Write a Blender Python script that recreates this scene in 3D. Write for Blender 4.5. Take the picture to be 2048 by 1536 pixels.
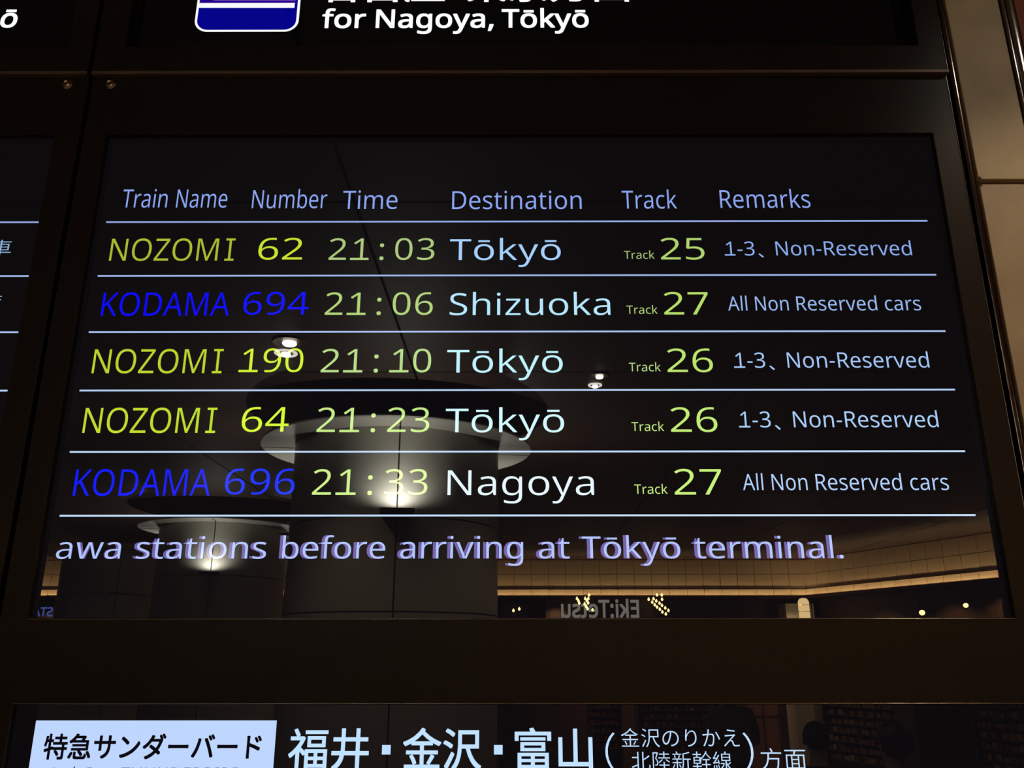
import bpy, bmesh, math, random
from mathutils import Vector, Matrix

# ---------------------------------------------------------------- camera, world, exposure
S = bpy.context.scene
for o in list(bpy.data.objects):
    bpy.data.objects.remove(o)
R = math.radians
EYE = 1.85                       # height of the hand-held phone
CEIL = 3.21
cam_d = bpy.data.cameras.new('camera')
cam_d.sensor_width = 36.0
cam_d.lens = 30.164
cam = bpy.data.objects.new('camera', cam_d)
cam.location = (0.0, -1.2, EYE)
cam.rotation_euler = (R(90 + 17.5444), R(0.0207), R(0.1425))
S.collection.objects.link(cam)
S.camera = cam
S.view_settings.view_transform = 'Standard'
S.view_settings.look = 'None'
S.view_settings.gamma = 1.0
S.view_settings.use_curve_mapping = False
S.view_settings.exposure = 0.0
S.cycles.min_light_bounces = 3
S.cycles.max_bounces = 6
W = bpy.data.worlds.new('hall_air')
S.world = W
W.use_nodes = True
W.node_tree.nodes['Background'].inputs[0].default_value = (1.0, 0.78, 0.55, 1)
W.node_tree.nodes['Background'].inputs[1].default_value = 0.02


def lamp(name, kind, loc, power, color=(1, .8, .58), rot=(0, 0, 0), **kw):
    d = bpy.data.lights.new(name, kind)
    d.energy = power
    d.color = color
    for k, v in kw.items():
        setattr(d, k, v)
    o = bpy.data.objects.new(name, d)
    o.location = loc
    o.rotation_euler = rot
    S.collection.objects.link(o)
    return o


WARM = (1, .76, .5)
# downlights of the hall, then unseen fill lamps added for ambient light: (x, y, power)
DOWN = [(1.15, -.56, 34.0), (-1.019, -2.457, 60.0), (.435, -2.95, 50.0), (-1.0735, -2.605, 6.0), (.427, -3.112, 5.0), (3.6, -3.4, 60.0), (-3.6, -3.2, 60.0),
        (-1.0, -6.0, 60.0), (-6.6, -7.6, 60.0), (4.9, -1.6, 50.0), (-3.2, -.7, 40.0), (6.6, -5.5, 60.0)]
for (x, y, p) in DOWN:
    lamp('downlight_lamp', 'SPOT', (x, y, CEIL - .03), p, WARM, (0, 0, 0), spot_size=R(115), spot_blend=.6, shadow_soft_size=.035)


# ---------------------------------------------------------------- materials
def lin(r, g, b):
    f = lambda c: (c / 255 / 12.92) if c / 255 <= .04045 else ((c / 255 + .055) / 1.055) ** 2.4
    return (f(r), f(g), f(b), 1)


def mat(name):
    m = bpy.data.materials.new(name)
    m.use_nodes = True
    nt = m.node_tree
    return m, nt, nt.nodes, nt.nodes.get('Principled BSDF')


def plain(name, col, rough=.6, metal=0.0, noise=None, spec=.5, bump=0.0, scale=40):
    m, nt, n, b = mat(name)
    b.inputs['Roughness'].default_value = rough
    b.inputs['Metallic'].default_value = metal
    b.inputs['Specular IOR Level'].default_value = spec
    b.inputs['Base Color'].default_value = (*col[:3], 1)
    if noise or bump:
        tc = n.new('ShaderNodeTexCoord')
        nz = n.new('ShaderNodeTexNoise')
        nz.inputs['Scale'].default_value = scale
        nz.inputs['Detail'].default_value = 6
        nt.links.new(tc.outputs['Object'], nz.inputs['Vector'])
        if noise:
            cr = n.new('ShaderNodeValToRGB')
            cr.color_ramp.elements[0].position = .32
            cr.color_ramp.elements[1].position = .7
            cr.color_ramp.elements[0].color = (*noise[:3], 1)
            cr.color_ramp.elements[1].color = (*col[:3], 1)
            nt.links.new(nz.outputs['Fac'], cr.inputs['Fac'])
            nt.links.new(cr.outputs['Color'], b.inputs['Base Color'])
        if bump:
            bp = n.new('ShaderNodeBump')
            bp.inputs['Strength'].default_value = bump
            bp.inputs['Distance'].default_value = .002
            nt.links.new(nz.outputs['Fac'], bp.inputs['Height'])
            nt.links.new(bp.outputs['Normal'], b.inputs['Normal'])
    return m


def glow(name, col, k=1.0):
    m = bpy.data.materials.new(name)
    m.use_nodes = True
    nt = m.node_tree
    nt.nodes.clear()
    e = nt.nodes.new('ShaderNodeEmission')
    e.inputs[0].default_value = (*col[:3], 1)
    e.inputs[1].default_value = k
    o = nt.nodes.new('ShaderNodeOutputMaterial')
    nt.links.new(e.outputs[0], o.inputs[0])
    return m


def lcd(name, col, k=1.0, ior=1.55):
    """front glass of a display: light of the picture plus the mirror reflection of the glass"""
    m = glow(name, col, k)
    nt = m.node_tree
    n = nt.nodes
    e = [x for x in n if x.type == 'EMISSION'][0]
    out = [x for x in n if x.type == 'OUTPUT_MATERIAL'][0]
    g = n.new('ShaderNodeBsdfGlossy')
    g.inputs['Roughness'].default_value = 0.0
    fr = n.new('ShaderNodeFresnel')
    fr.inputs['IOR'].default_value = ior
    nt.links.new(fr.outputs[0], g.inputs['Color'])
    a = n.new('ShaderNodeAddShader')
    nt.links.new(e.outputs[0], a.inputs[0])
    nt.links.new(g.outputs[0], a.inputs[1])
    nt.links.new(a.outputs[0], out.inputs[0])
    return m


M = {}
M['bezel'] = plain('brown_black_powder_coat', (.0195, .0142, .0126), .32, 0, noise=(.016, .0114, .0100), spec=.13, scale=300)
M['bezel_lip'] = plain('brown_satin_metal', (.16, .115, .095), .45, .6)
M['cavity'] = plain('black_cavity', (.004, .0035, .003), .9, spec=.05)
M['steel'] = plain('stainless_steel', (.24, .19, .16), .13, 1.0)
M['steel2'] = plain('polished_stainless', (.5, .44, .4), .13, 1.0)
M['screw'] = plain('bronze_screw_metal', (.34, .27, .21), .25, 1.0)
M['tile'] = plain('olive_beige_stone_tile', (.47, .39, .235), .5, 0, noise=(.36, .285, .165), scale=9, bump=.15)
M['tile_b'] = plain('brown_beige_stone_tile', (.37, .285, .185), .5, 0, noise=(.29, .215, .135), scale=9, bump=.15)
M['grout'] = plain('brown_joint', (.14, .09, .055), .8)
M['redpanel'] = plain('red_brown_panel', (.26, .075, .04), .6, noise=(.2, .055, .03), scale=14, spec=.2)
M['wall'] = plain('warm_grey_plaster', (.2, .16, .12), .8)
M['ceil'] = plain('dark_brown_ceiling_panel', (.12, .07, .045), .6, noise=(.1, .058, .038), scale=3)
M['floor'] = plain('brown_granite_floor', (.34, .27, .2), .4, noise=(.25, .19, .14), scale=30)
M['column'] = plain('pale_grey_column_panel', (.62, .6, .54), .45)
M['joint'] = plain('dark_joint', (.02, .018, .016), .7)
M['white'] = plain('white_enamel', (.75, .73, .68), .4)
M['cream'] = plain('cream_wall_panel', (.62, .52, .34), .6, noise=(.55, .45, .29), scale=4)
M['shopdark'] = plain('dark_shop_wood', (.11, .06, .038), .5, noise=(.07, .04, .026), scale=12)
M['brass'] = plain('brass_lamp_metal', (.6, .42, .2), .25, 1.0)
M['lamp_white'] = glow('lamp_white', (1, .93, .8), 60)
M['lamp_dim'] = glow('lamp_dim', (1, .95, .84), 14)
M['bulb'] = glow('warm_bulb', (1, .68, .28), 34)
M['cove'] = glow('cove_tube', (1, .66, .33), 260)
M['ring'] = glow('canopy_tube', (1, .97, .86), 9)
M['sconce'] = glow('sconce_lens', (1, .97, .8), 12)
M['lantern'] = glow('lantern_paper', (1, .66, .3), 13)
M['signwhite'] = glow('sign_letter_white', (1, .95, .8), 2.6)
M['signblue'] = glow('sign_letter_blue', lin(95, 120, 225), 6.5)
M['tagpaper'] = plain('cream_paper', (.85, .75, .55), .6)


# ---------------------------------------------------------------- object helpers
def link(o, parent=None):
    S.collection.objects.link(o)
    if parent is not None:
        o.parent = parent
    return o


def tag(o, label=None, cat=None, group=None, kind=None):
    if label: o['label'] = label
    if cat: o['category'] = cat
    if group: o['group'] = group
    if kind: o['kind'] = kind
    return o


def thing(name, loc, label, cat, group=None, rz=0, kind=None):
    o = bpy.data.objects.new(name, None)
    o.empty_display_size = .1
    o.location = loc
    o.rotation_euler.z = rz
    link(o)
    return tag(o, label, cat, group, kind)


def obj(name, bm, m, parent=None, loc=(0, 0, 0), bevel=0.0, smooth=False, rot=(0, 0, 0)):
    if isinstance(bm, bmesh.types.BMesh):
        bmesh.ops.recalc_face_normals(bm, faces=bm.faces)
        me = bpy.data.meshes.new(name)
        bm.to_mesh(me)
        bm.free()
    else:
        me = bm
    if smooth:
        for p in me.polygons: p.use_smooth = True
        me.set_sharp_from_angle(angle=R(38))
    if not me.materials:
        me.materials.append(m)
    o = bpy.data.objects.new(name, me)
    o.location = loc
    o.rotation_euler = rot
    link(o, parent)
    if bevel:
        b = o.modifiers.new('bevel', 'BEVEL')
        b.width = bevel
        b.segments = 2
        b.limit_method = 'ANGLE'
        b.angle_limit = R(40)
    return o


def box(bm, x0, x1, y0, y1, z0, z1):
    v = [bm.verts.new(p) for p in ((x0, y0, z0), (x1, y0, z0), (x1, y1, z0), (x0, y1, z0),
                                   (x0, y0, z1), (x1, y0, z1), (x1, y1, z1), (x0, y1, z1))]
    for f in ((0, 3, 2, 1), (4, 5, 6, 7), (0, 1, 5, 4), (1, 2, 6, 5), (2, 3, 7, 6), (3, 0, 4, 7)):
        bm.faces.new([v[i] for i in f])
    return bm


def boxm(*a):
    return box(bmesh.new(), *a)


def lathe(profile, n=64, closed=False):
    """profile of (r, z) turned about the z axis"""
    bm = bmesh.new()
    rings = []
    for r, z in profile:
        if r < 1e-6:
            rings.append([bm.verts.new((0, 0, z))])
        else:
            rings.append([bm.verts.new((r * math.cos(2 * math.pi * k / n), r * math.sin(2 * math.pi * k / n), z)) for k in range(n)])
    pairs = list(zip(rings[:-1], rings[1:]))
    if closed: pairs.append((rings[-1], rings[0]))
    for a, b in pairs:
        for k in range(n):
            k2 = (k + 1) % n
            if len(a) == 1 and len(b) == 1: continue
            if len(a) == 1: bm.faces.new((a[0], b[k], b[k2]))
            elif len(b) == 1: bm.faces.new((a[k], a[k2], b[0]))
            else: bm.faces.new((a[k], a[k2], b[k2], b[k]))
    return bm


def frame_mesh(xs, zs, holes, y0, y1):
    """flat slab in x/z between y0 (front) and y1 with rectangular openings; cells (i, j) in holes stay open"""
    bm = bmesh.new()
    cache = {}

    def V(i, j, k):
        key = (i, j, k)
        if key not in cache:
            cache[key] = bm.verts.new((xs[i], (y0, y1)[k], zs[j]))
        return cache[key]
    nx, nz = len(xs) - 1, len(zs) - 1
    full = lambda i, j: 0 <= i < nx and 0 <= j < nz and (i, j) not in holes
    for i in range(nx):
        for j in range(nz):
            if not full(i, j): continue
            bm.faces.new((V(i, j, 0), V(i + 1, j, 0), V(i + 1, j + 1, 0), V(i, j + 1, 0)))
            bm.faces.new((V(i, j, 1), V(i, j + 1, 1), V(i + 1, j + 1, 1), V(i + 1, j, 1)))
            if not full(i - 1, j): bm.faces.new((V(i, j, 0), V(i, j + 1, 0), V(i, j + 1, 1), V(i, j, 1)))
            if not full(i + 1, j): bm.faces.new((V(i + 1, j, 0), V(i + 1, j, 1), V(i + 1, j + 1, 1), V(i + 1, j + 1, 0)))
            if not full(i, j - 1): bm.faces.new((V(i, j, 0), V(i, j, 1), V(i + 1, j, 1), V(i + 1, j, 0)))
            if not full(i, j + 1): bm.faces.new((V(i, j + 1, 0), V(i + 1, j + 1, 0), V(i + 1, j + 1, 1), V(i, j + 1, 1)))
    return bm


def copy_tree(o, parent=None):
    c = o.copy()
    link(c, parent)
    for ch in list(o.children):
        copy_tree(ch, c)
    return c


# ---------------------------------------------------------------- lettering: outlines of the glyphs the displays show
# each line: character, advance, closed outlines as relative moves (Latin: capital height 1000, kanji: body 1000)
GLYPHS = {}
for ln in """A 895 763,0 -120,310 -397,0 -119,-310 -127,0 391,1004 113,0 390,-1004|493,724 -48,150 -43,-150 -113,-302 316,0
B 910 422,1000 127,-8 102,-23 77,-39 36,-38 13,-23 18,-53 6,-64 -5,-55 -17,-49 -27,-42 -37,-34 -47,-25 -57,-16 0,-7 60,-14 54,-23 35,-23 38,-40 25,-53 10,-49 1,-60 -10,-62 -21,-54 -47,-60 -46,-35 -78,-32 -118,-18 -378,-1 0,1000|447,574 108,11 39,12 40,29 25,41 11,51 -3,58 -19,47 -35,33 -76,27 -79,9 -196,0 0,-318|262,469 0,-363 202,0 88,8 65,22 31,22 23,28 26,68 2,66 -22,67 -41,42 -50,24 -68,13
C 885 564,903 -57,-3 -70,-18 -62,-30 -53,-43 -42,-55 -31,-67 -21,-77 -8,-64 4,-134 24,-103 43,-86 62,-64 82,-43 100,-19 123,6 145,33 0,-109 -131,-33 -165,-7 -102,15 -89,32 -74,50 -60,65 -45,79 -32,93 -16,105 -2,131 16,104 42,115 64,95 68,61 83,45 71,23 106,13 104,-3 108,-20 93,-35 -51,-106 -117,41
D 1022 937,510 -9,-119 -15,-70 -24,-63 -31,-57 -38,-50 -44,-43 -52,-35 -89,-41 -103,-24 -117,-8 -279,0 0,1000 381,-4 100,-18 61,-21 55,-28 49,-34 42,-42 37,-47 30,-55 31,-93 11,-71|804,506 -11,121 -23,75 -35,62 -64,63 -62,34 -98,25 -56,6 -193,0 0,-784 185,1 89,13 76,25 63,38 51,50 38,62 26,74
E 779 695,0 -559,0 0,1000 559,0 0,-111 -433,0 0,-312 407,0 0,-109 -407,0 0,-357 433,0
F 727 262,0 -126,0 0,1000 559,0 0,-111 -433,0 0,-354 406,0 0,-111 -406,0
G 1020 570,528 346,0 0,-490 -123,-32 -106,-15 -123,-5 -109,9 -66,15 -86,38 -73,55 -58,69 -44,84 -29,96 -13,109 3,115 12,70 32,96 48,84 64,69 79,55 61,28 67,20 73,12 100,4 100,-9 92,-20 85,-30 -48,-109 -119,41 -121,16 -75,-3 -53,-9 -94,-37 -58,-42 -47,-54 -45,-90 -19,-79 -5,-118 9,-83 12,-51 39,-91 60,-72 39,-28 44,-22 51,-16 58,-10 138,0 122,21 0,297 -220,0
H 1038 901,0 -126,0 0,466 -513,0 0,-466 -126,0 0,1000 126,0 0,-423 513,0 0,423 126,0
I 475 417,0 -361,0 0,73 118,26 0,800 -118,28 0,73 361,0 0,-73 -117,-28 0,-800 117,-26
J 382 -6,-266 -52,4 -51,14 0,107 87,-14 64,7 45,26 31,49 11,79 0,994 126,0 0,-985 -8,-88 -10,-37 -23,-49 -19,-27 -36,-33 -74,-35
K 867 867,0 -149,0 -354,478 -102,-90 0,-388 -126,0 0,1000 126,0 0,-493 442,493 148,0 -397,-436
L 734 136,0 0,1000 126,0 0,-888 437,0 0,-112
M 1270 577,0 -329,877 -6,0 10,-231 0,-646 -116,0 0,1000 186,0 308,-819 6,0 314,819 184,0 0,-1000 -124,0 0,652 10,223 -6,0 -333,-875
N 1064 929,0 -147,0 -536,831 -5,0 11,-234 0,-597 -116,0 0,1000 146,0 533,-828 6,0 -10,241 0,587 118,0
O 1094 1008,501 -7,-110 -30,-124 -40,-84 -55,-72 -68,-57 -83,-40 -96,-23 -110,-4 -106,13 -91,33 -76,49 -61,64 -46,78 -32,91 -18,104 -3,122 12,106 26,95 40,84 55,70 70,55 85,39 100,21 112,3 69,-8 92,-26 79,-45 65,-60 51,-75 37,-88 22,-100|218,501 14,-143 22,-74 19,-43 25,-37 46,-47 57,-34 44,-16 75,-11 82,2 49,9 64,26 36,24 45,47 35,58 25,70 17,109 1,106 -10,85 -19,74 -30,64 -39,53 -51,40 -62,27 -73,13 -120,-5 -69,-20 -73,-48 -43,-50 -40,-85 -22,-104
P 847 401,1000 91,-5 78,-14 65,-24 72,-54 34,-47 29,-84 6,-81 -12,-75 -20,-56 -33,-51 -47,-44 -62,-36 -56,-20 -66,-13 -218,-7 0,-389 -126,0 0,1000|389,892 -127,0 0,-395 168,3 91,18 43,18 33,26 37,58 11,63 -3,63 -20,56 -24,30 -49,33 -44,15
R 871 412,1000 113,-8 49,-10 62,-22 65,-43 25,-28 28,-49 16,-57 6,-67 -7,-73 -16,-47 -31,-50 -39,-40 -46,-30 -61,-28 274,-448 -147,0 -242,413 -199,0 0,-413 -126,0 0,1000|405,891 -143,0 0,-371 179,0 76,12 41,15 32,21 24,27 18,33 13,59 -1,54 -8,41 -23,43 -36,31 -36,17 -61,13
S 769 703,268 -11,-83 -32,-69 -53,-56 -52,-32 -40,-16 -91,-21 -133,-4 -124,16 -96,31 0,120 90,-31 93,-21 98,-7 68,5 56,15 53,31 29,34 17,53 2,35 -8,44 -19,35 -23,24 -71,45 -160,65 -79,39 -60,47 -43,56 -18,44 -10,50 4,99 25,65 20,28 38,37 47,29 55,22 105,17 83,-2 74,-10 67,-16 75,-28 -39,-108 -98,34 -93,17 -93,0 -60,-16 -37,-22 -27,-29 -18,-45 -2,-44 5,-34 15,-37 47,-47 78,-41 190,-81 86,-59 30,-36 22,-40 14,-47
T 779 452,0 -126,0 0,889 -312,0 0,111 749,0 0,-111 -311,0
U 1024 896,353 -2,-51 -14,-71 -37,-85 -58,-71 -81,-52 -104,-30 -138,-5 -119,23 -34,15 -60,38 -68,78 -31,63 -18,71 -6,80 0,644 126,0 1,-678 8,-54 17,-47 24,-41 33,-33 40,-26 50,-16 89,-10 63,5 54,14 44,23 36,30 27,38 23,60 10,69 1,666 124,0
X 821 815,0 -143,0 -264,434 -269,-434 -133,0 332,521 -311,479 140,0 245,-392 246,392 133,0 -309,-476
Y 793 396,508 261,492 136,0 -334,-612 0,-388 -126,0 0,382 -333,618 137,0
Z 801 746,0 -693,0 0,95 527,793 -510,0 0,112 662,0 0,-95 -526,-793 540,0
a 786 403,763 93,-8 73,-26 53,-42 34,-62 12,-52 4,-62 0,-511 -89,0 -24,106 -6,0 -66,-67 -68,-37 -88,-15 -94,5 -57,18 -48,30 -37,43 -19,41 -12,85 13,77 22,43 54,53 50,27 97,27 80,10 172,6 -3,89 -13,51 -25,35 -35,23 -62,13 -75,-4 -68,-17 -86,-36 -38,93 68,30 65,20|440,363 -65,-5 -77,-15 -37,-16 -39,-31 -23,-40 -7,-49 10,-54 19,-30 53,-30 78,-7 84,20 35,20 31,26 24,33 16,41 7,47 1,94
b 861 242,805 -7,-154 7,0 28,34 34,29 57,31 72,16 76,1 92,-23 53,-30 65,-69 32,-61 21,-72 11,-85 -1,-108 -13,-83 -23,-71 -34,-59 -42,-47 -69,-44 -39,-13 -64,-10 -103,7 -78,32 -47,37 -28,32 -10,0 -25,-95 -88,0 0,1064 123,0|454,661 -55,-4 -46,-13 -36,-21 -29,-30 -21,-39 -14,-49 -11,-131 7,-95 11,-53 17,-45 23,-36 33,-28 42,-18 82,-11 47,5 41,14 34,23 28,32 22,42 15,49 13,124 -13,124 -15,49 -22,40 -28,31 -35,22 -42,14
c 672 420,-14 -71,6 -86,25 -57,33 -47,45 -38,58 -27,70 -14,85 -2,97 6,63 19,82 32,68 43,54 51,41 61,29 66,17 87,6 96,-12 87,-29 -38,-102 -89,26 -63,9 -63,-5 -59,-20 -46,-36 -33,-51 -21,-67 -9,-82 3,-87 20,-89 30,-55 42,-40 53,-25 81,-7 81,9 98,34 0,-109 -95,-33
d 861 385,-14 -97,14 -56,24 -71,59 -37,55 -26,67 -20,122 4,138 16,79 27,67 59,78 49,37 87,33 95,5 74,-14 67,-34 63,-62 8,0 -8,105 0,305 123,0 0,-1064 -99,0 -18,101 -6,0 -47,-52 -52,-35 -67,-22|405,88 55,4 46,13 38,20 28,28 21,37 15,45 9,53 3,85 -6,95 -12,54 -17,46 -24,37 -32,28 -43,19 -83,10 -46,-4 -41,-15 -34,-25 -28,-35 -22,-43 -15,-49 -13,-120 13,-119 15,-49 22,-41 28,-32 35,-23 41,-14
e 790 409,765 69,-6 61,-18 53,-29 57,-55 41,-72 19,-63 9,-71 0,-99 -514,0 11,-87 16,-49 39,-58 34,-30 63,-28 77,-9 83,5 72,16 86,31 0,-108 -114,-37 -95,-11 -89,2 -72,14 -65,26 -56,39 -46,51 -36,62 -24,74 -10,84 5,118 17,78 41,88 42,53 71,52 84,30|408,664 -42,-4 -37,-10 -33,-18 -28,-25 -41,-68 -20,-89 383,0 -11,87 -34,67 -25,25 -31,20 -37,11
f 482 465,655 -189,0 0,-655 -123,0 0,655 -132,0 0,58 132,42 1,89 15,79 20,47 38,48 38,25 60,21 52,7 72,-3 93,-22 -32,-96 -67,17 -45,4 -42,-6 -33,-18 -24,-29 -16,-42 -7,-125 189,0
g 861 385,765 71,-7 63,-21 55,-36 46,-50 7,0 17,100 98,0 0,-764 -14,-119 -22,-59 -21,-34 -55,-54 -54,-29 -42,-14 -100,-14 -160,9 -81,18 -57,20 0,114 90,-35 108,-20 103,-3 43,7 38,14 33,22 27,28 29,52 13,64 5,145 -75,-69 -75,-33 -51,-9 -73,0 -94,24 -77,52 -57,80 -34,104 -11,81 4,130 16,76 25,66 36,58 45,46 52,33 61,20|402,661 -45,-5 -39,-14 -34,-23 -36,-46 -20,-44 -14,-52 -8,-60 -1,-78 19,-114 20,-45 25,-37 32,-27 37,-19 81,-10 62,8 41,15 34,23 26,32 20,40 13,49 6,145 -5,67 -12,57 -35,71 -31,30 -38,21 -45,12
h 866 242,752 -7,-105 9,0 43,51 45,31 53,21 69,12 88,-3 72,-18 57,-32 33,-35 31,-61 15,-78 2,-535 -122,0 0,480 -10,80 -21,44 -33,32 -45,19 -59,6 -75,-8 -44,-16 -35,-25 -34,-46 -20,-61 -10,-75 -2,-430 -123,0 0,1064 123,0
i 361 242,751 0,-751 -123,0 0,751|182,1032 33,-7 22,-17 11,-19 6,-35 -6,-35 -11,-19 -22,-17 -33,-8 -35,8 -22,17 -11,19 -5,35 5,35 11,19 22,17
j 361 31,-336 -55,4 -53,13 0,99 67,-13 57,3 43,21 22,35 7,58 0,867 123,0 0,-863 -5,-65 -23,-68 -41,-50 -60,-31|109,954 5,35 11,19 22,17 35,7 33,-7 22,-17 11,-19 6,-35 -6,-35 -11,-19 -22,-17 -33,-8 -35,8 -22,17 -11,19
k 748 241,508 -6,-121 6,0 90,110 239,254 144,0 -304,-321 325,-430 -148,0 -261,350 -85,-74 0,-276 -122,0 0,1064 122,0
l 361 242,0 -123,0 0,1064 123,0
m 1310 943,765 86,-9 69,-28 50,-46 32,-68 12,-57 4,-68 0,-489 -122,0 0,483 -5,60 -23,61 -30,32 -41,19 -53,6 -74,-9 -39,-16 -44,-38 -28,-55 -18,-99 -1,-444 -121,0 0,483 -7,66 -20,52 -32,35 -47,20 -48,5 -68,-8 -40,-16 -32,-25 -31,-46 -19,-60 -10,-74 -1,-432 -123,0 0,751 99,0 19,-103 7,0 49,59 36,24 39,18 86,16 91,-8 50,-16 42,-25 33,-34 25,-43 7,0 32,43 55,44 66,27
n 866 480,765 92,-9 73,-28 55,-46 35,-68 13,-57 4,-68 0,-489 -122,0 0,480 -10,80 -21,44 -33,32 -45,19 -59,6 -57,-4 -48,-13 -38,-22 -40,-49 -25,-67 -11,-85 -1,-421 -123,0 0,751 99,0 19,-103 7,0 44,52 57,36 66,22
o 847 772,377 -6,-89 -19,-77 -30,-67 -40,-56 -50,-44 -60,-32 -69,-20 -95,-6 -86,15 -63,25 -55,39 -46,50 -36,61 -25,72 -13,83 -1,76 10,85 21,73 33,63 44,51 53,40 63,28 72,15 77,2 71,-11 64,-23 57,-36 47,-48 38,-58 26,-70 12,-53|204,377 10,-102 27,-82 47,-61 52,-30 48,-12 55,-1 80,19 26,15 33,31 39,69 14,52 9,80 -3,85 -10,56 -24,63 -26,38 -33,30 -40,21 -48,11 -65,1 -71,-18 -38,-23 -30,-34 -31,-64 -13,-53
p 861 476,765 66,-6 86,-32 72,-59 37,-54 26,-67 20,-123 -1,-108 -19,-108 -27,-67 -50,-72 -66,-49 -78,-28 -95,-5 -74,14 -69,34 -62,60 -8,0 8,-109 0,-322 -123,0 0,1087 101,0 17,-103 5,0 46,53 53,35 66,23|454,661 -53,-4 -44,-12 -36,-20 -29,-29 -22,-36 -15,-44 -11,-73 -2,-66 5,-86 10,-55 16,-46 24,-39 31,-29 40,-21 89,-13 32,3 44,12 36,23 30,32 24,40 17,48 14,72 3,60 -13,116 -15,48 -22,42 -28,34 -35,24 -42,14
q 861 619,-15 7,116 -8,0 -62,-64 -58,-32 -73,-17 -76,0 -90,22 -52,31 -45,42 -37,55 -27,67 -16,78 -4,123 9,86 20,75 31,63 39,51 66,50 58,23 41,8 66,2 59,-8 34,-10 43,-24 82,-74 18,103 98,0 0,-1087 -123,0|406,88 54,4 45,12 36,20 30,28 21,36 15,45 12,73 1,67 -11,125 -15,50 -21,41 -29,32 -37,23 -47,14 -57,4 -47,-4 -41,-15 -34,-25 -27,-35 -22,-43 -15,-49 -13,-120 13,-118 15,-49 22,-41 28,-33 35,-23 41,-14
r 578 469,765 88,-9 -15,-113 -81,10 -63,-11 -66,-36 -45,-49 -31,-65 -13,-63 -1,-429 -123,0 0,751 101,0 14,-138 5,0 50,68 54,46 65,30
s 671 608,207 -9,-67 -28,-55 -44,-43 -76,-37 -98,-17 -101,0 -93,14 -86,32 0,112 63,-27 77,-23 65,-9 77,0 53,10 39,19 31,35 10,33 -8,51 -35,40 -62,34 -204,89 -46,31 -34,36 -24,58 -2,66 18,61 24,34 34,29 42,23 74,21 57,7 81,-1 63,-8 59,-15 67,-26 -42,-98 -138,42 -54,6 -65,-4 -42,-10 -31,-17 -21,-23 -10,-37 14,-47 37,-32 223,-98 86,-52 25,-27 19,-31 11,-36
t 506 370,87 105,15 0,-94 -39,-12 -62,-9 -95,7 -51,18 -43,31 -33,47 -15,48 -8,80 0,437 -107,0 0,59 108,49 49,160 73,0 0,-172 217,0 0,-96 -217,0 0,-434 5,-46 14,-37 23,-26 40,-21
u 866 746,751 0,-751 -100,0 -19,99 -5,0 -44,-51 -37,-25 -52,-22 -57,-12 -70,-3 -61,7 -68,22 -41,26 -33,34 -25,44 -21,95 -2,537 124,0 0,-483 6,-61 25,-62 33,-32 45,-18 58,-7 58,5 62,19 35,25 34,47 21,60 10,74 1,433
v 711 284,0 -284,751 132,0 174,-484 46,-158 5,0 63,199 160,443 131,0 -285,-751
w 1101 604,424 -52,199 -6,0 -41,-171 -144,-451 -140,0 -206,751 128,0 122,-472 31,-153 5,0 43,178 141,447 134,0 149,-491 30,-132 6,0 31,148 124,475 126,0 -208,-751 -145,0
x 741 297,384 -259,367 140,0 193,-283 192,283 139,0 -259,-367 273,-384 -140,0 -205,300 -207,-300 -139,0
y 714 1,751 132,0 176,-465 50,-167 5,0 65,206 152,426 133,0 -352,-920 -43,-70 -41,-44 -50,-31 -59,-18 -75,-4 -79,11 0,98 104,-7 37,8 39,21 26,25 27,40 56,137
z 658 604,0 -549,0 0,81 403,574 -380,0 0,96 516,0 0,-93 -398,-563 408,0
ō 847 772,377 -6,-89 -19,-77 -30,-67 -40,-56 -50,-44 -60,-32 -69,-20 -95,-6 -86,15 -63,25 -55,39 -46,50 -36,61 -25,72 -13,83 -1,76 10,85 21,73 33,63 44,51 53,40 63,28 72,15 77,2 71,-11 64,-23 57,-36 47,-48 38,-58 26,-70 12,-53|204,377 10,-102 27,-82 47,-61 52,-30 48,-12 55,-1 80,19 26,15 33,31 39,69 14,52 9,80 -3,85 -10,56 -24,63 -26,38 -33,30 -40,21 -48,11 -65,1 -71,-18 -38,-23 -30,-34 -31,-64 -13,-53|632,948 0,-99 -416,0 0,99
0 801 732,501 -7,-142 -21,-121 -38,-98 -56,-76 -74,-51 -94,-25 -70,-1 -51,8 -47,15 -41,23 -54,49 -54,88 -29,84 -22,133 -5,154 12,145 29,121 48,94 49,53 40,27 45,19 51,12 84,2 51,-7 46,-15 42,-23 37,-31 33,-37 50,-94 32,-121|192,501 5,-125 15,-103 19,-62 36,-62 49,-40 65,-17 71,5 56,28 34,36 33,68 21,92 11,115 -2,162 -13,108 -24,84 -37,63 -49,40 -64,17 -55,-2 -32,-9 -53,-34 -39,-57 -27,-79 -15,-102
1 801 497,0 -120,0 0,728 5,143 -193,-164 -64,83 270,210 102,0
2 801 728,0 -661,0 0,102 298,302 104,112 66,101 16,44 9,47 -1,72 -25,62 -34,34 -60,27 -73,6 -81,-14 -71,-33 -71,-48 -66,82 75,54 73,35 69,20 75,9 82,-5 59,-13 52,-23 55,-42 33,-41 27,-65 9,-97 -12,-74 -37,-87 -45,-68 -57,-67 -313,-314 0,-6 505,0
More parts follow.
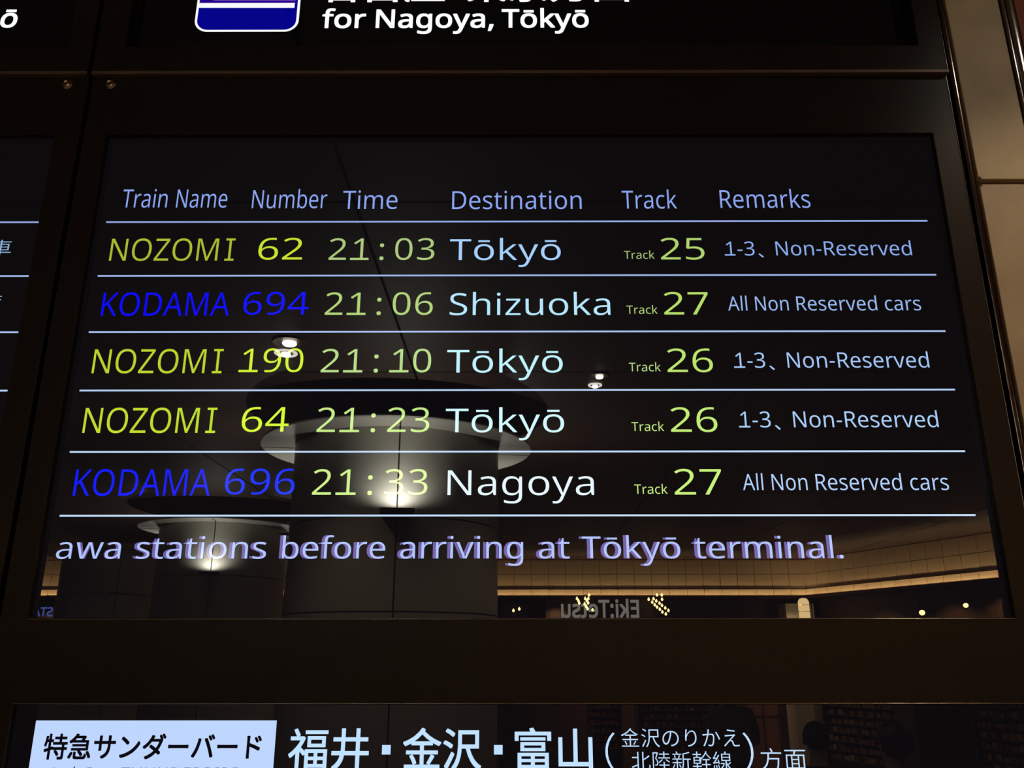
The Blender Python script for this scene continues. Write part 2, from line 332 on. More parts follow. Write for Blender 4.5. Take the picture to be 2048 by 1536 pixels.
3 801 690,766 -3,-48 -11,-42 -17,-38 -24,-33 -66,-49 -86,-29 0,-6 82,-17 64,-31 47,-44 31,-55 13,-65 -4,-87 -26,-75 -32,-50 -45,-41 -58,-32 -70,-23 -84,-13 -102,-1 -90,8 -83,20 -63,26 0,114 100,-38 125,-25 113,1 54,10 43,16 35,23 36,45 15,36 8,64 -4,44 -14,37 -23,30 -44,31 -43,16 -70,14 -178,5 0,105 118,0 72,9 72,28 50,43 25,44 11,51 -6,64 -21,40 -34,32 -45,20 -55,10 -47,0 -59,-8 -53,-15 -114,-61 -61,84 94,57 100,35 118,12 106,-10 84,-29 61,-49 29,-40 19,-44
4 801 773,227 -146,0 0,-227 -119,0 0,227 -479,0 0,105 471,674 127,0 0,-668 146,0|508,653 7,221 -5,0 -53,-98 -307,-438 358,0
5 801 385,613 96,-8 82,-27 67,-42 50,-58 31,-72 10,-87 -11,-96 -23,-63 -35,-55 -47,-44 -57,-35 -67,-24 -77,-14 -113,0 -105,16 -73,24 -25,13 0,116 72,-33 104,-26 103,-7 82,13 67,31 40,39 27,51 12,64 -4,64 -19,58 -37,46 -34,23 -69,22 -56,7 -85,-2 -117,-18 -62,39 38,472 501,0 0,-112 -396,0 -24,-290
6 801 77,427 12,171 28,121 48,109 60,76 80,59 102,38 128,13 74,-4 49,-9 0,-105 -96,17 -113,-8 -88,-32 -66,-54 -37,-55 -27,-65 -21,-91 -10,-100 9,0 37,47 51,37 54,22 65,11 71,-1 58,-12 68,-31 42,-34 34,-44 26,-52 15,-60 5,-69 -5,-74 -17,-66 -27,-58 -37,-48 -46,-39 -35,-20 -39,-15 -64,-13 -65,-3 -52,7 -48,13 -46,22 -41,29 -37,37 -51,79 -22,59 -16,66|416,90 42,3 38,11 33,18 30,24 24,33 17,40 10,48 3,55 -12,86 -36,65 -27,25 -33,17 -40,11 -45,3 -76,-10 -39,-17 -33,-22 -49,-58 -14,-32 -7,-44 5,-57 12,-45 18,-42 26,-39 32,-32 38,-24 45,-14
7 801 190,0 411,888 -539,0 0,112 670,0 0,-95 -406,-905
8 801 399,1014 102,-11 70,-24 68,-48 38,-53 16,-48 6,-55 -4,-43 -16,-51 -28,-44 -37,-38 -106,-70 100,-57 68,-60 25,-35 18,-40 12,-78 -6,-60 -17,-53 -28,-47 -38,-39 -48,-32 -56,-23 -64,-14 -71,-5 -76,5 -67,13 -58,23 -47,30 -38,38 -27,46 -16,53 -5,61 11,79 17,40 25,36 64,60 90,52 -99,73 -53,73 -14,37 -9,56 2,52 13,50 34,55 65,52 84,33|189,254 7,-52 13,-30 46,-51 52,-25 94,-12 90,12 36,15 30,21 40,56 14,70 -4,35 -11,32 -42,54 -67,46 -109,47 -81,-42 -59,-48 -37,-58|398,915 -70,-10 -57,-28 -37,-45 -13,-62 10,-58 36,-53 45,-35 93,-47 78,40 51,42 34,54 9,57 -12,62 -37,45 -57,28
9 801 728,573 -12,-170 -27,-122 -49,-109 -60,-76 -80,-59 -102,-38 -129,-13 -126,14 0,105 108,-18 105,8 38,10 49,22 66,53 38,55 27,65 21,92 9,98 -9,0 -38,-45 -51,-37 -53,-22 -66,-11 -71,1 -58,12 -67,31 -42,34 -34,43 -25,52 -15,60 -5,68 6,75 16,66 28,59 38,48 46,39 36,20 38,15 65,13 64,3 51,-7 49,-14 45,-22 41,-29 37,-37 50,-79 22,-58 16,-67|389,910 -41,-3 -38,-11 -33,-18 -30,-25 -34,-52 -13,-43 -7,-52 5,-95 30,-71 23,-27 30,-21 36,-14 43,-7 86,6 41,14 36,21 53,55 17,32 10,44 -1,45 -12,56 -21,54 -25,39 -32,32 -39,24 -46,14
- 451 56,321 0,109 339,0 0,-109
. 375 101,76 3,34 11,26 24,22 30,10 43,-1 30,-14 22,-25 9,-28 0,-48 -13,-36 -25,-23 -31,-11 -43,2 -35,19 -19,29
, 375 269,147 -48,-149 -73,-179 -91,0 41,175 29,168 132,0
: 375 101,76 3,34 11,26 24,22 30,10 43,-1 30,-14 22,-25 9,-28 0,-48 -13,-36 -25,-23 -31,-11 -43,2 -35,19 -19,29|101,675 3,35 11,27 24,21 30,11 43,-2 30,-13 22,-25 9,-29 0,-48 -13,-37 -25,-23 -31,-11 -43,2 -35,19 -19,30
特 1000 457,212 72,-83 51,-81 60,39 -54,79 -73,80|642,841 0,-109 -195,0 0,-70 195,0 0,-126 -253,0 0,-71 375,0 0,-119 -359,0 0,-71 359,0 -2,-273 -26,-8 -123,1 23,-75 115,4 55,14 16,13 9,20 5,42 0,262 116,0 0,71 -116,0 0,119 122,0 0,71 -245,0 0,126 199,0 0,70 -199,0 0,109|97,763 -21,-185 -37,-154 58,-32 39,170 76,0 0,-245 -165,-47 16,-76 149,48 0,-322 72,0 0,345 103,34 -6,70 -97,-30 0,223 95,0 0,72 -95,0 0,205 -72,0 0,-205 -65,0 13,118
急 1000 262,181 2,-174 14,-39 33,-23 98,-10 263,1 48,15 30,33 9,27 11,74 -69,27 -9,-77 -6,-14 -19,-14 -254,-4 -62,6 -13,16 -1,156|412,209 82,-85 61,-81 61,41 -64,80 -83,81|767,180 67,-110 46,-103 70,29 -48,102 -69,108|145,179 -46,-98 -57,-92 69,-33 40,69 59,125|322,843 -44,-70 -60,-72 -76,-70 -91,-63 53,-54 72,51 0,-22 569,0 0,-84 -556,0 0,-59 556,0 0,-86 -590,0 0,-63 664,0 0,354 -201,0 86,130 -51,33 -290,-3 39,63|224,605 92,97 283,0 -68,-97
サ 1000 67,578 0,-87 208,3 -4,-252 88,0 -4,252 285,0 -4,-137 -13,-80 -21,-67 -30,-54 -39,-44 -47,-37 -55,-31 -64,-27 67,-63 78,40 63,45 50,49 38,57 27,64 18,73 9,83 3,129 202,-2 0,84 -202,-5 5,207 -90,0 5,-207 -285,0 5,201 -89,0 4,-201 -124,0
ン 1000 227,733 -57,-61 133,-104 116,-105 63,63 -122,107|141,63 53,-82 60,13 111,33 97,40 86,46 94,60 52,41 92,89 77,94 60,95 -48,85 -55,-96 -76,-98 -94,-93 -53,-43 -93,-60 -133,-63 -107,-36
ダ 1000 875,846 -53,-22 83,-138 53,24|504,762 -91,29 -19,-53 -33,-63 -93,-132 -92,-93 -116,-87 67,-51 80,61 70,66 115,137 338,0 -21,-66 -30,-70 -39,-72 -46,-69 -211,136 -54,-56 212,-144 -74,-71 -90,-66 -104,-58 -119,-45 72,-63 118,52 103,61 87,68 73,73 109,-90 59,69 -114,87 52,79 44,81 84,205 -47,28 53,24 -82,137 -53,-23 80,-136 -17,10 -56,-9 -280,0
ー 1000 102,433 0,-98 139,5 549,0 107,-5 0,98 -108,-5 -569,0
バ 1000 765,779 -53,-22 81,-139 54,24|875,819 -53,-22 83,-138 54,24|218,301 -66,-136 -88,-136 85,-36 80,133 52,107 45,118 38,130 41,172 -89,19 -15,-92 -23,-98|710,339 63,-174 50,-170 89,29 -55,167 -65,175 -74,171 -72,145 -81,-27 74,-147
ド 1000 656,720 -55,-25 47,-73 42,-79 57,26|777,770 -55,-26 49,-72 44,-78 56,28|305,75 -6,-118 96,0 -6,105 0,342 197,-71 195,-89 35,85 -204,87 -223,77 0,176 7,92 -99,0 8,-93
福 1000 133,809 77,-147 61,30 -78,142|533,598 286,0 0,-110 -286,0|466,659 0,-232 423,0 0,232|409,791 0,-65 533,0 0,65|635,300 0,-104 -152,0 0,104|703,300 160,0 0,-104 -160,0|635,137 0,-107 -152,0 0,107|703,137 160,0 0,-107 -160,0|55,652 0,-68 253,0 -56,-98 -71,-90 -79,-80 -83,-63 39,-68 67,54 67,64 0,-381 73,0 0,432 106,-116 42,58 0,-376 70,0 0,47 380,0 0,-44 72,0 0,439 -522,0 0,-61 -128,115 65,102 51,110 -41,27
井 1000 92,633 0,-75 194,0 -1,-174 -4,-62 -221,0 0,-76 209,0 -24,-78 -38,-73 -57,-68 -79,-62 64,-55 88,73 34,39 51,85 18,45 24,94 292,0 0,-326 78,0 0,326 222,0 0,76 -222,0 0,236 198,0 0,75 -198,0 0,204 -78,0 0,-204 -278,0 0,203 -78,0 0,-203|360,322 4,236 278,0 0,-236
金 1000 198,218 55,-95 38,-89 65,28 -39,88 -57,92|733,243 -49,-95 -56,-91 57,-24 119,182|499,849 -40,-54 -47,-51 -112,-92 -130,-74 -140,-56 52,-69 81,33 78,40 0,-56 217,0 0,-136 -345,0 0,-69 345,0 0,-247 -390,0 0,-69 866,0 0,69 -397,0 0,247 351,0 0,69 -351,0 0,136 221,0 0,63 81,-43 80,-33 53,65 -58,21 -118,54 -114,68 -98,77 -40,40 25,36|746,540 -480,0 126,87 109,102 113,-101
沢 1000 92,778 101,-56 80,-61 44,62 -82,57 -101,52|38,507 103,-52 82,-57 42,62 -84,54 -103,49|66,-17 65,-49 43,76 126,250 -57,47 -90,-176|484,470 0,249 351,0 0,-249|409,792 -1,-354 -11,-139 -13,-71 -20,-71 -28,-69 -37,-66 -48,-61 34,-19 30,-25 41,52 34,56 28,59 38,125 12,63 13,124 122,0 50,-153 69,-133 41,-58 46,-52 51,-44 57,-37 56,68 -52,30 -48,38 -43,44 -40,50 -65,116 -48,131 235,0 0,396
富 1000 212,632 0,-54 576,0 0,54|284,468 425,0 0,-76 -425,0|215,523 0,-185 567,0 0,185|459,223 0,-79 -240,0 0,79|532,223 255,0 0,-79 -255,0|459,92 0,-81 -240,0 0,81|532,92 255,0 0,-81 -255,0|148,281 0,-363 71,0 0,35 568,0 0,-30 74,0 0,358|425,832 39,-73 -383,0 0,-190 73,0 0,125 693,0 0,-125 75,0 0,190 -367,0 -51,91
山 1000 108,632 0,-634 708,0 0,-74 77,0 0,709 -77,0 0,-559 -278,0 0,755 -78,0 0,-755 -275,0 0,558
の 1000 476,642 -16,-104 -31,-134 -28,-91 -39,-90 -19,-32 -38,-42 -36,-13 -35,11 -33,33 -14,25 -18,69 -3,44 5,52 16,53 26,51 36,48 45,43 53,35 61,27|559,644 60,-11 53,-20 46,-28 38,-36 30,-42 22,-47 13,-52 5,-55 -6,-61 -16,-54 -25,-48 -32,-40 -38,-33 -43,-27 -46,-20 -57,-16 -77,-11 47,-74 84,17 75,26 64,36 53,44 43,53 31,61 19,69 6,75 -7,74 -20,69 -32,63 -45,54 -55,45 -65,34 -75,22 -84,7 -89,-9 -82,-24 -74,-39 -65,-50 -53,-61 -40,-69 -25,-75 -9,-80 4,-59 11,-52 18,-46 23,-38 27,-31 30,-22 32,-14 33,-5 34,5 33,15 31,24 30,34 29,44 52,117 34,107 26,109
り 1000 339,789 -88,3 -38,-371 0,-85 10,-112 77,6 -5,66 3,57 9,51 18,53 25,53 32,49 37,43 41,34 45,22 46,8 37,-5 32,-15 27,-24 23,-33 17,-40 13,-46 10,-109 -8,-87 -22,-73 -35,-60 -47,-48 -57,-38 -66,-30 -73,-21 -79,-15 47,-72 89,21 82,28 72,38 61,48 50,59 37,71 23,83 8,97 -4,75 -13,67 -20,59 -27,49 -33,40 -39,29 -44,18 -48,6 -46,-6 -44,-15 -41,-24 -70,-65 -29,-39 -42,-78 18,138
か 1000 782,674 -73,-33 54,-77 51,-97 43,-100 30,-88 78,37 -81,183 -52,98|78,561 8,-87 217,26 -55,-181 -53,-135 -66,-128 -37,-55 82,-32 38,66 65,141 52,143 55,189 108,7 43,-4 34,-16 21,-33 6,-25 1,-72 -6,-85 -20,-119 -29,-76 -19,-20 -21,-11 -64,-4 -98,19 13,-83 72,-12 70,-2 42,8 36,19 31,33 13,23 15,34 22,85 18,147 0,141 -10,37 -15,30 -20,22 -24,16 -57,16 -146,-5 38,202 -93,10 -7,-108 -19,-110 -138,-10
え 1000 312,789 -13,-73 207,-32 190,-22 11,74 -192,20|727,503 -48,54 -48,-11 -189,-16 -176,-10 -85,2 7,-88 389,34 -385,-387 -76,-70 76,-53 79,93 124,130 35,26 39,10 28,-7 23,-23 53,-164 12,-18 32,-26 44,-14 54,-4 188,15 5,84 -63,-12 -101,-8 -43,1 -40,12 -24,28 -38,125 -20,40 -19,18 -23,11 -53,5 188,178
北 1000 34,122 34,-74 254,107 0,-226 76,0 0,893 -76,0 0,-236 -258,0 0,-75 258,0 0,-281|891,668 -112,-90 -136,-90 0,333 -78,0 1,-778 13,-53 12,-19 37,-22 59,-6 194,3 27,10 21,17 16,25 20,77 9,115 -36,14 -35,22 -10,-139 -13,-48 -10,-14 -28,-9 -162,1 -28,11 -9,33 0,349 160,94 144,98
陸 1000 547,483 -93,-83 -95,-63 40,-60 98,74 97,91|701,440 192,-141 40,53 -194,136|78,800 0,-877 67,0 0,809 134,0 -79,-227 44,-58 28,-53 17,-71 -2,-54 -8,-26 -17,-15 -24,-5 -58,1 13,-33 5,-33 75,2 34,11 21,16 15,23 12,47 1,62 -17,78 -27,56 -44,61 99,259 -49,30|604,840 0,-98 -205,0 0,-65 205,0 0,-114 -244,0 0,-67 582,0 0,67 -264,0 0,114 223,0 0,65 -223,0 0,98|604,347 0,-123 -214,0 0,-66 214,0 0,-147 -307,0 0,-68 661,0 0,68 -280,0 0,147 227,0 0,66 -227,0 0,123
新 1000 360,213 46,-83 36,-79 53,32 -35,75 -49,82|135,235 -39,-90 -55,-77 53,-38 57,86 45,104|553,744 -1,-396 -6,-109 -19,-112 -17,-54 -22,-51 -28,-47 58,-46 31,52 24,56 19,60 22,125 9,210 152,0 0,-507 73,0 0,507 110,0 0,70 -335,0 0,192 160,31 144,42 -61,55 -141,-44|214,827 44,-92 -197,0 0,-63 442,0 0,63 -167,0 -54,109|377,667 -54,-160 -277,0 0,-64 205,0 0,-104 -201,0 0,-66 201,0 0,-261 -12,-7 -77,0 22,-64 87,5 27,11 16,19 6,41 0,256 187,0 0,66 -187,0 0,104 199,0 0,64 -128,0 56,145|126,651 25,-74 14,-70 65,18 -16,68 -27,72
幹 1000 154,387 224,0 0,-80 -224,0|154,521 224,0 0,-77 -224,0|701,857 -46,-96 -61,-90 -70,-79 -76,-60 0,50 -145,0 0,78 175,0 0,67 -175,0 0,112 -72,0 0,-112 -179,0 0,-67 179,0 0,-78 -144,0 0,-335 144,0 0,-78 -190,0 0,-68 190,0 0,-180 72,0 0,180 184,0 0,68 -184,0 0,78 145,0 0,267 39,-47 30,22 88,83 53,67 47,74 105,-137 58,-59 57,-47 49,52 -64,48 -65,61 -86,105 -22,36 28,64|487,249 0,-69 188,0 0,-260 74,0 0,260 184,0 0,69 -184,0 0,164 139,0 0,70 -359,0 0,-70 146,0 0,-164
線 1000 523,530 314,0 0,-89 -314,0|523,674 314,0 0,-87 -314,0|182,189 22,-216 59,11 -25,214|84,197 -19,-126 -30,-111 59,-22 29,115 22,133|275,208 47,-165 55,18 -50,162|885,345 -113,-115 -43,102 -5,49 185,0 0,353 -227,0 42,89 -83,18 -34,-107 -154,0 0,-353 200,0 -1,-385 -16,-8 -102,0 22,-69 111,5 32,12 14,13 11,40 0,203 39,-70 44,-63 79,-75 29,-20 49,59 -46,29 -43,36 -75,92 141,120|416,298 0,-63 131,0 -34,-70 -44,-60 -51,-49 -56,-36 43,-52 73,52 64,70 52,89 37,106 -44,15|66,240 56,16 192,31 11,-58 61,18 -22,101 -35,112 -58,-14 30,-100 -144,-19 118,154 105,171 -65,38 -75,-134 -103,-9 80,127 70,139 -70,29 -52,-120 -52,-96 -45,-66 -33,-25 24,-69 139,24 -104,-137 -28,-28 -25,-14
方 1000 440,818 39,-78 29,-73 -440,0 0,-73 273,0 -15,-175 -16,-88 -24,-84 -36,-79 -51,-73 -67,-64 -86,-54 31,-28 24,-31 66,40 56,46 47,51 39,55 31,59 25,62 33,130 358,0 -20,-203 -16,-84 -19,-49 -15,-16 -28,-9 -184,7 18,-36 9,-37 136,-4 70,6 21,9 28,21 26,44 29,137 27,287 -428,0 13,160 513,0 0,73 -422,0 71,31 -31,71 -42,77
面 1000 389,334 212,0 0,-113 -212,0|389,395 0,111 212,0 0,-111|389,160 212,0 0,-117 -212,0|58,774 0,-72 386,0 -28,-126 -312,0 0,-656 72,0 0,53 644,0 0,-53 76,0 0,656 -403,0 39,126 413,0 0,72|176,43 0,463 144,0 0,-463|820,43 -150,0 0,463 150,0
名 1000 263,529 154,-123 -90,-43 -92,-37 -188,-53 39,-69 166,49 0,-332 75,0 0,52 446,0 0,-52 76,0 0,419 -398,0 120,73 108,87 92,100 73,113 -50,31 -13,-4 -354,0 65,86 -86,17 -54,-74 -75,-75 -94,-72 -114,-63 53,-58 131,80 108,90 372,0 -49,-64 -59,-58 -66,-54 -72,-50 -166,127|773,42 -446,0 0,229 446,0
古 1000 162,370 0,-451 77,0 0,53 522,0 0,-49 80,0 0,447 -301,0 0,216 409,0 0,73 -409,0 0,181 -81,0 0,-181 -405,0 0,-73 405,0 0,-216|239,44 0,254 522,0 0,-254
屋 1000 216,726 594,0 0,-99 -594,0|141,789 -1,-343 -16,-212 -32,-144 -25,-68 -33,-64 67,-38 34,66 27,73 34,154 16,155 4,196 669,0 0,225|283,244 58,11 187,14 0,-88 -260,0 0,-62 260,0 0,-109 -336,0 0,-61 755,0 0,61 -346,0 0,109 269,0 0,62 -269,0 0,93 185,11 64,-65 59,40 -91,86 -113,85 212,0 0,62 -695,0 0,-62 192,0 -106,-94 -48,-24|649,398 74,-57 -334,-18 120,108 193,0
東 1000 153,590 0,-368 243,0 -76,-68 -88,-62 -95,-53 -96,-40 52,-63 98,46 97,60 91,71 80,78 0,-271 77,0 0,274 39,-40 87,-76 97,-68 100,-54 50,-22 53,65 -97,39 -97,53 -90,62 -78,69 259,0 0,368 -323,0 0,84 404,0 0,71 -404,0 0,94 -77,0 0,-94 -393,0 0,-71 393,0 0,-84|226,379 233,0 0,-97 -233,0|536,379 246,0 0,-97 -246,0|226,530 233,0 0,-95 -233,0|536,530 246,0 0,-95 -246,0
京 1000 262,495 481,0 0,-161 -481,0|685,167 103,-113 81,-106 65,44 -85,103 -103,110|235,204 -81,-108 -102,-98 55,-47 108,106 93,120|415,824 61,-108 -411,0 0,-74 872,0 0,74 -373,0 -77,132|188,561 0,-294 276,0 -2,-271 -21,-7 -149,1 26,-71 131,2 61,14 24,21 9,35 0,276 279,0 0,294
車 1000 158,606 0,-390 301,0 0,-81 -406,0 0,-69 406,0 0,-149 77,0 0,149 415,0 0,69 -415,0 0,81 310,0 0,390 -310,0 0,74 381,0 0,69 -381,0 0,90 -77,0 0,-90 -376,0 0,-69 376,0 0,-74|230,382 229,0 0,-103 -229,0|536,382 235,0 0,-103 -235,0|230,543 229,0 0,-102 -229,0|536,543 235,0 0,-102 -235,0
席 1000 280,250 0,-287 73,0 0,221 190,0 0,-266 74,0 0,266 198,0 -3,-152 -127,-2 21,-65 107,2 40,8 24,17 10,26 2,232 -272,0 0,78 163,0 0,161 164,0 0,63 -164,0 0,89 -73,0 0,-89 -259,0 0,89 -70,0 0,-89 -152,0 0,-63 152,0 0,-161 165,0 0,-78|707,489 0,-99 -259,0 0,99|467,826 43,-87 -389,0 0,-346 -14,-190 -27,-128 -21,-61 -28,-56 62,-41 29,60 23,65 31,140 16,207 1,282 759,0 0,68 -356,0 -56,108
、 1000 273,-56 68,58 -108,117 -116,105 -65,-57 113,-104
（ 1000 695,380 4,-71 10,-68 40,-126 63,-113 82,-98 60,31 -78,95 -31,51 -48,111 -26,123 0,130 10,63 37,117 58,105 78,95 -60,31 -82,-98 -34,-55 -52,-119 -17,-65 -10,-68
） 1000 305,380 -4,71 -10,68 -17,65 -52,119 -34,55 -82,98 -60,-31 78,-95 58,-105 37,-117 10,-63 0,-130 -26,-123 -48,-111 -31,-51 -78,-95 60,-31 82,98 62,113 41,126 10,68""".strip().split('\n'):
    ch, adv, rest = ln.split(' ', 2)
    rings = []
    for rg in rest.split('|'):
        x = y = 0
        pts = []
        for t in rg.split(' '):
            dx, dy = t.split(',')
            x += int(dx)
            y += int(dy)
            pts.append((x / 1000, y / 1000))
        rings.append(pts)
    GLYPHS[ch] = (int(adv) / 1000, rings)
WORD_CACHE = {}


def extra(ch):
    """serifs of the display type face: foot of the 1, bars of the capital I (quads)"""
    g = GLYPHS[ch][1][0]
    x0, x1 = min(p[0] for p in g), max(p[0] for p in g)
    if ch == '1':
        return [(x1 - .48, x1 + .21, 0, .095)]
    if ch == 'I':
        c = (x0 + x1) / 2
        return [(c - .215, c + .215, 0, .09), (c - .215, c + .215, .91, 1.0)]
    return []


def layout(text, serif, space=.36):
    """list of (char, pen x); ink bounds"""
    pen = 0
    out = []
    lo, hi = 1e9, -1e9
    for ch in text:
        if ch == ' ':
            pen += space
            continue
        a, rings = GLYPHS[ch]
        pad = .17 if (serif and ch == 'I') else 0
        pen += pad
        xs = [p[0] for r in rings for p in r]
        if serif: xs += [v for q in extra(ch) for v in q[:2]]
        out.append((ch, pen))
        lo = min(lo, pen + min(xs))
        hi = max(hi, pen + max(xs))
        pen += a + pad
    return out, lo, hi


def glyph_mesh(items, sx, sz, x0, lo, serif, bold, slant=0.0):
    """items -> filled flat mesh in x/z at y = 0"""
    cu = bpy.data.curves.new('lettering', 'CURVE')
    cu.dimensions = '2D'
    cu.fill_mode = 'FRONT'
    quads = []
    for ch, pen in items:
        area = sum(a[0] * b[1] - b[0] * a[1] for rg in GLYPHS[ch][1] for a, b in zip(rg, rg[1:] + rg[:1]))
        side = 1 if area < 0 else -1
        for ring in GLYPHS[ch][1]:
            pts = ring
            if bold < 0:
                pts = embolden(ring, bold * side)
            sp = cu.splines.new('POLY')
            sp.points.add(len(pts) - 1)
            for i, (x, y) in enumerate(pts):
                sp.points[i].co = (x0 + (pen + x - lo + slant * y) * sx, y * sz, 0, 1)
            sp.use_cyclic_u = True
        if serif:
            for (a, b, c, d) in extra(ch):
                quads.append([(x0 + (pen + a - lo) * sx, c * sz), (x0 + (pen + b - lo) * sx, c * sz),
                              (x0 + (pen + b - lo) * sx, d * sz), (x0 + (pen + a - lo) * sx, d * sz)])
    o = bpy.data.objects.new('lettering', cu)
    me = bpy.data.meshes.new_from_object(o)
    bm = bmesh.new()
    bm.from_mesh(me)
    for q in quads:
        bm.faces.new([bm.verts.new((x, z, 0)) for x, z in q])
    for v in bm.verts:
        v.co = Vector((v.co.x, 0, v.co.y))
    if bold > 0:
        # heavier weight: the outline stamped at four diagonal offsets
        geo = list(bm.verts) + list(bm.edges) + list(bm.faces)
        base_v = list(bm.verts)
        for ax, az in ((1, -1), (-1, 1), (-1, -1)):
            d = bmesh.ops.duplicate(bm, geom=geo)
            for v in d['geom']:
                if isinstance(v, bmesh.types.BMVert): v.co += Vector((ax * bold * sx, 0, az * bold * sz))
        for v in base_v: v.co += Vector((bold * sx, 0, bold * sz))
    bm.normal_update()
    for f in bm.faces:
        if f.normal.y > 0: f.normal_flip()
    bpy.data.objects.remove(o)
    bpy.data.curves.remove(cu)
    bpy.data.meshes.remove(me)
    me = bpy.data.meshes.new('lettering')
    bm.to_mesh(me)
    bm.free()
    return me


def embolden(ring, w):
    """push an outline outwards (holes run the other way round, so they shrink)"""
    n = len(ring)
    out = []
    for i in range(n):
        a, b, c = ring[i - 1], ring[i], ring[(i + 1) % n]
        d1 = Vector((b[0] - a[0], b[1] - a[1]))
        d2 = Vector((c[0] - b[0], c[1] - b[1]))
        if d1.length < 1e-6 or d2.length < 1e-6:
            out.append(b)
            continue
        d1.normalize(); d2.normalize()
        n1 = Vector((-d1.y, d1.x)); n2 = Vector((-d2.y, d2.x))
        s = n1 + n2
        L = s.length
        if L < .3:
            out.append(b)
            continue
        s /= L
        k = w / max(.45, s.dot(n1))
        out.append((b[0] + s.x * k, b[1] + s.y * k))
    return out


YT = -.0004


def word(name, text, x0, x1, zb, cap, m, parent, serif=False, bold=-.008, y=YT, label=None, slant=0.0, space=.36, flip=False):
    items, lo, hi = layout(text, serif, space)
    me = glyph_mesh(items, (x1 - x0) / (hi - lo), cap, x0, lo, serif, bold, slant)
    me.materials.append(m)
    o = bpy.data.objects.new(name, me)
    o.location = (0, y, zb)
    link(o, parent)
    if label: o['label'] = label
    return o


def cells(name, text, c0, pitch, sx, zb, cap, m, parent, y=YT):
    """monospaced figures, each centred in its cell"""
    items = []
    for k, ch in enumerate(text):
        xs = [p[0] for r in GLYPHS[ch][1] for p in r]
        if ch == '1': xs += list(extra(ch)[0][:2])
        c = (min(xs) + max(xs)) / 2
        items.append((ch, (c0 + k * pitch) / sx - c))
    me = glyph_mesh(items, sx, cap, 0, 0, True, -.008)
    me.materials.append(m)
    o = bpy.data.objects.new(name, me)
    o.location = (0, y, zb)
    return link(o, parent)


DZ = .23                        # board heights below are taken from an eye height of 1.62


# ---------------------------------------------------------------- setting: the hall behind the viewer, walls, ceiling, floor
X0, X1, YB, YF = -9.0, 8.0, -14.8, .16


def struct(name, bm, m, parent=None, **kw):
    o = obj(name, bm, m, parent, **kw)
    if parent is None: o['kind'] = 'structure'
    return o


struct('floor', boxm(X0, X1, YB, YF, -.1, 0), M['floor'])
cl = struct('ceiling', boxm(X0, X1, YB, YF, CEIL + .02, CEIL + .12), M['joint'])
pw = 1.7
pan = None
for i in range(10):
    for j in range(9):
        ax, bx = X0 + i * pw + .006, min(X0 + (i + 1) * pw - .006, X1)
        ay, by = YB + j * pw + .006, min(YB + (j + 1) * pw - .006, YF)
        if bx - ax < .1 or by - ay < .1: continue
        obj('ceiling_panel', boxm(ax, bx, ay, by, CEIL, CEIL + .02), M['ceil'], cl)
struct('wall_left', boxm(X0 - .1, X0, YB, YF, 0, CEIL + .1), M['wall'])
struct('wall_right', boxm(X1, X1 + .1, YB, YF, 0, CEIL + .1), M['wall'])
struct('wall_back', boxm(X0, X1, YB - .1, YB, 0, CEIL + .1), M['shopdark'])
def half_round(hw, dep, n=14, back=.008):
    """upright strip with a shallow rounded front, full room height"""
    pts = [(-hw * math.cos(math.pi * k / n), -dep * math.sin(math.pi * k / n)) for k in range(n + 1)] + [(hw, back), (-hw, back)]
    bm = bmesh.new()
    lo2 = [bm.verts.new((x, y, 0)) for x, y in pts]
    hi2 = [bm.verts.new((x, y, CEIL)) for x, y in pts]
    for k in range(len(pts)):
        k2 = (k + 1) % len(pts)
        bm.faces.new((lo2[k], lo2[k2], hi2[k2], hi2[k]))
    bm.faces.new(hi2); bm.faces.new(lo2[::-1])
    return bm


# wall that carries the boards: dark backing, stone tiles, steel channel, red panel
struct('wall_front', boxm(X0, X1, .1, YF, 0, CEIL + .1), M['cavity'])
tw = struct('wall_tiled', boxm(.7345, .8268, .012, .1, 0, CEIL), M['grout'])


def tile(x0, x1, z0, z1, m):
    bm = boxm(x0, x1, 0, .0118, z0, z1)
    ed = [e for e in bm.edges if abs(e.verts[0].co.y - e.verts[1].co.y) > .005]
    bmesh.ops.bevel(bm, geom=ed, offset=.004, segments=4, affect='EDGES')
    o = obj('tile', bm, m, tw, bevel=.0012)
    return o


zt = [0.02, .47, .93, 1.39, 1.85, 2.3295 + DZ - .0, CEIL - .002]
zt = [.02, .50, 1.02, 1.54, 2.05, 2.3300 + DZ]
for a, b in zip(zt[:-1], zt[1:]):
    tile(.7362, .8262, a + (.009 if a > .1 else 0), b, M['tile_b'])
tile(.7362, .8262, 2.3389 + DZ, CEIL - .002, M['tile'])
# vertical stainless channel between boards and tiles
ch = obj('steel_channel', half_round(.0049, .0016), M['steel'], tw, smooth=True)
ch.location = (.7292, .0035, 0)
t1 = struct('trim_1', boxm(.7090, .7240, .03, .1, 0, CEIL), M['cavity'])
t2 = struct('trim_2', boxm(.8272, .8326, .02, .1, 0, CEIL), M['cavity'])
t3 = struct('trim_3', half_round(.0028, .0012), M['steel2'], smooth=True, loc=(.8356, .003, 0))
t4 = struct('trim_6', half_round(.0078, .0024), M['steel2'], smooth=True, loc=(.8472, .002, 0))
struct('wall_panelled', boxm(.856, 3.4, .004, .1, 0, CEIL), M['redpanel'])


# ---------------------------------------------------------------- display cabinets
FK = 1.01064
fx = lambda v: v * FK
fz = lambda v: EYE + (v - 1.62) * FK
GX0, GX1 = fx(-.6880), fx(-.6812)        # shadow gap between the left and the centre cabinets
FY = -.0125


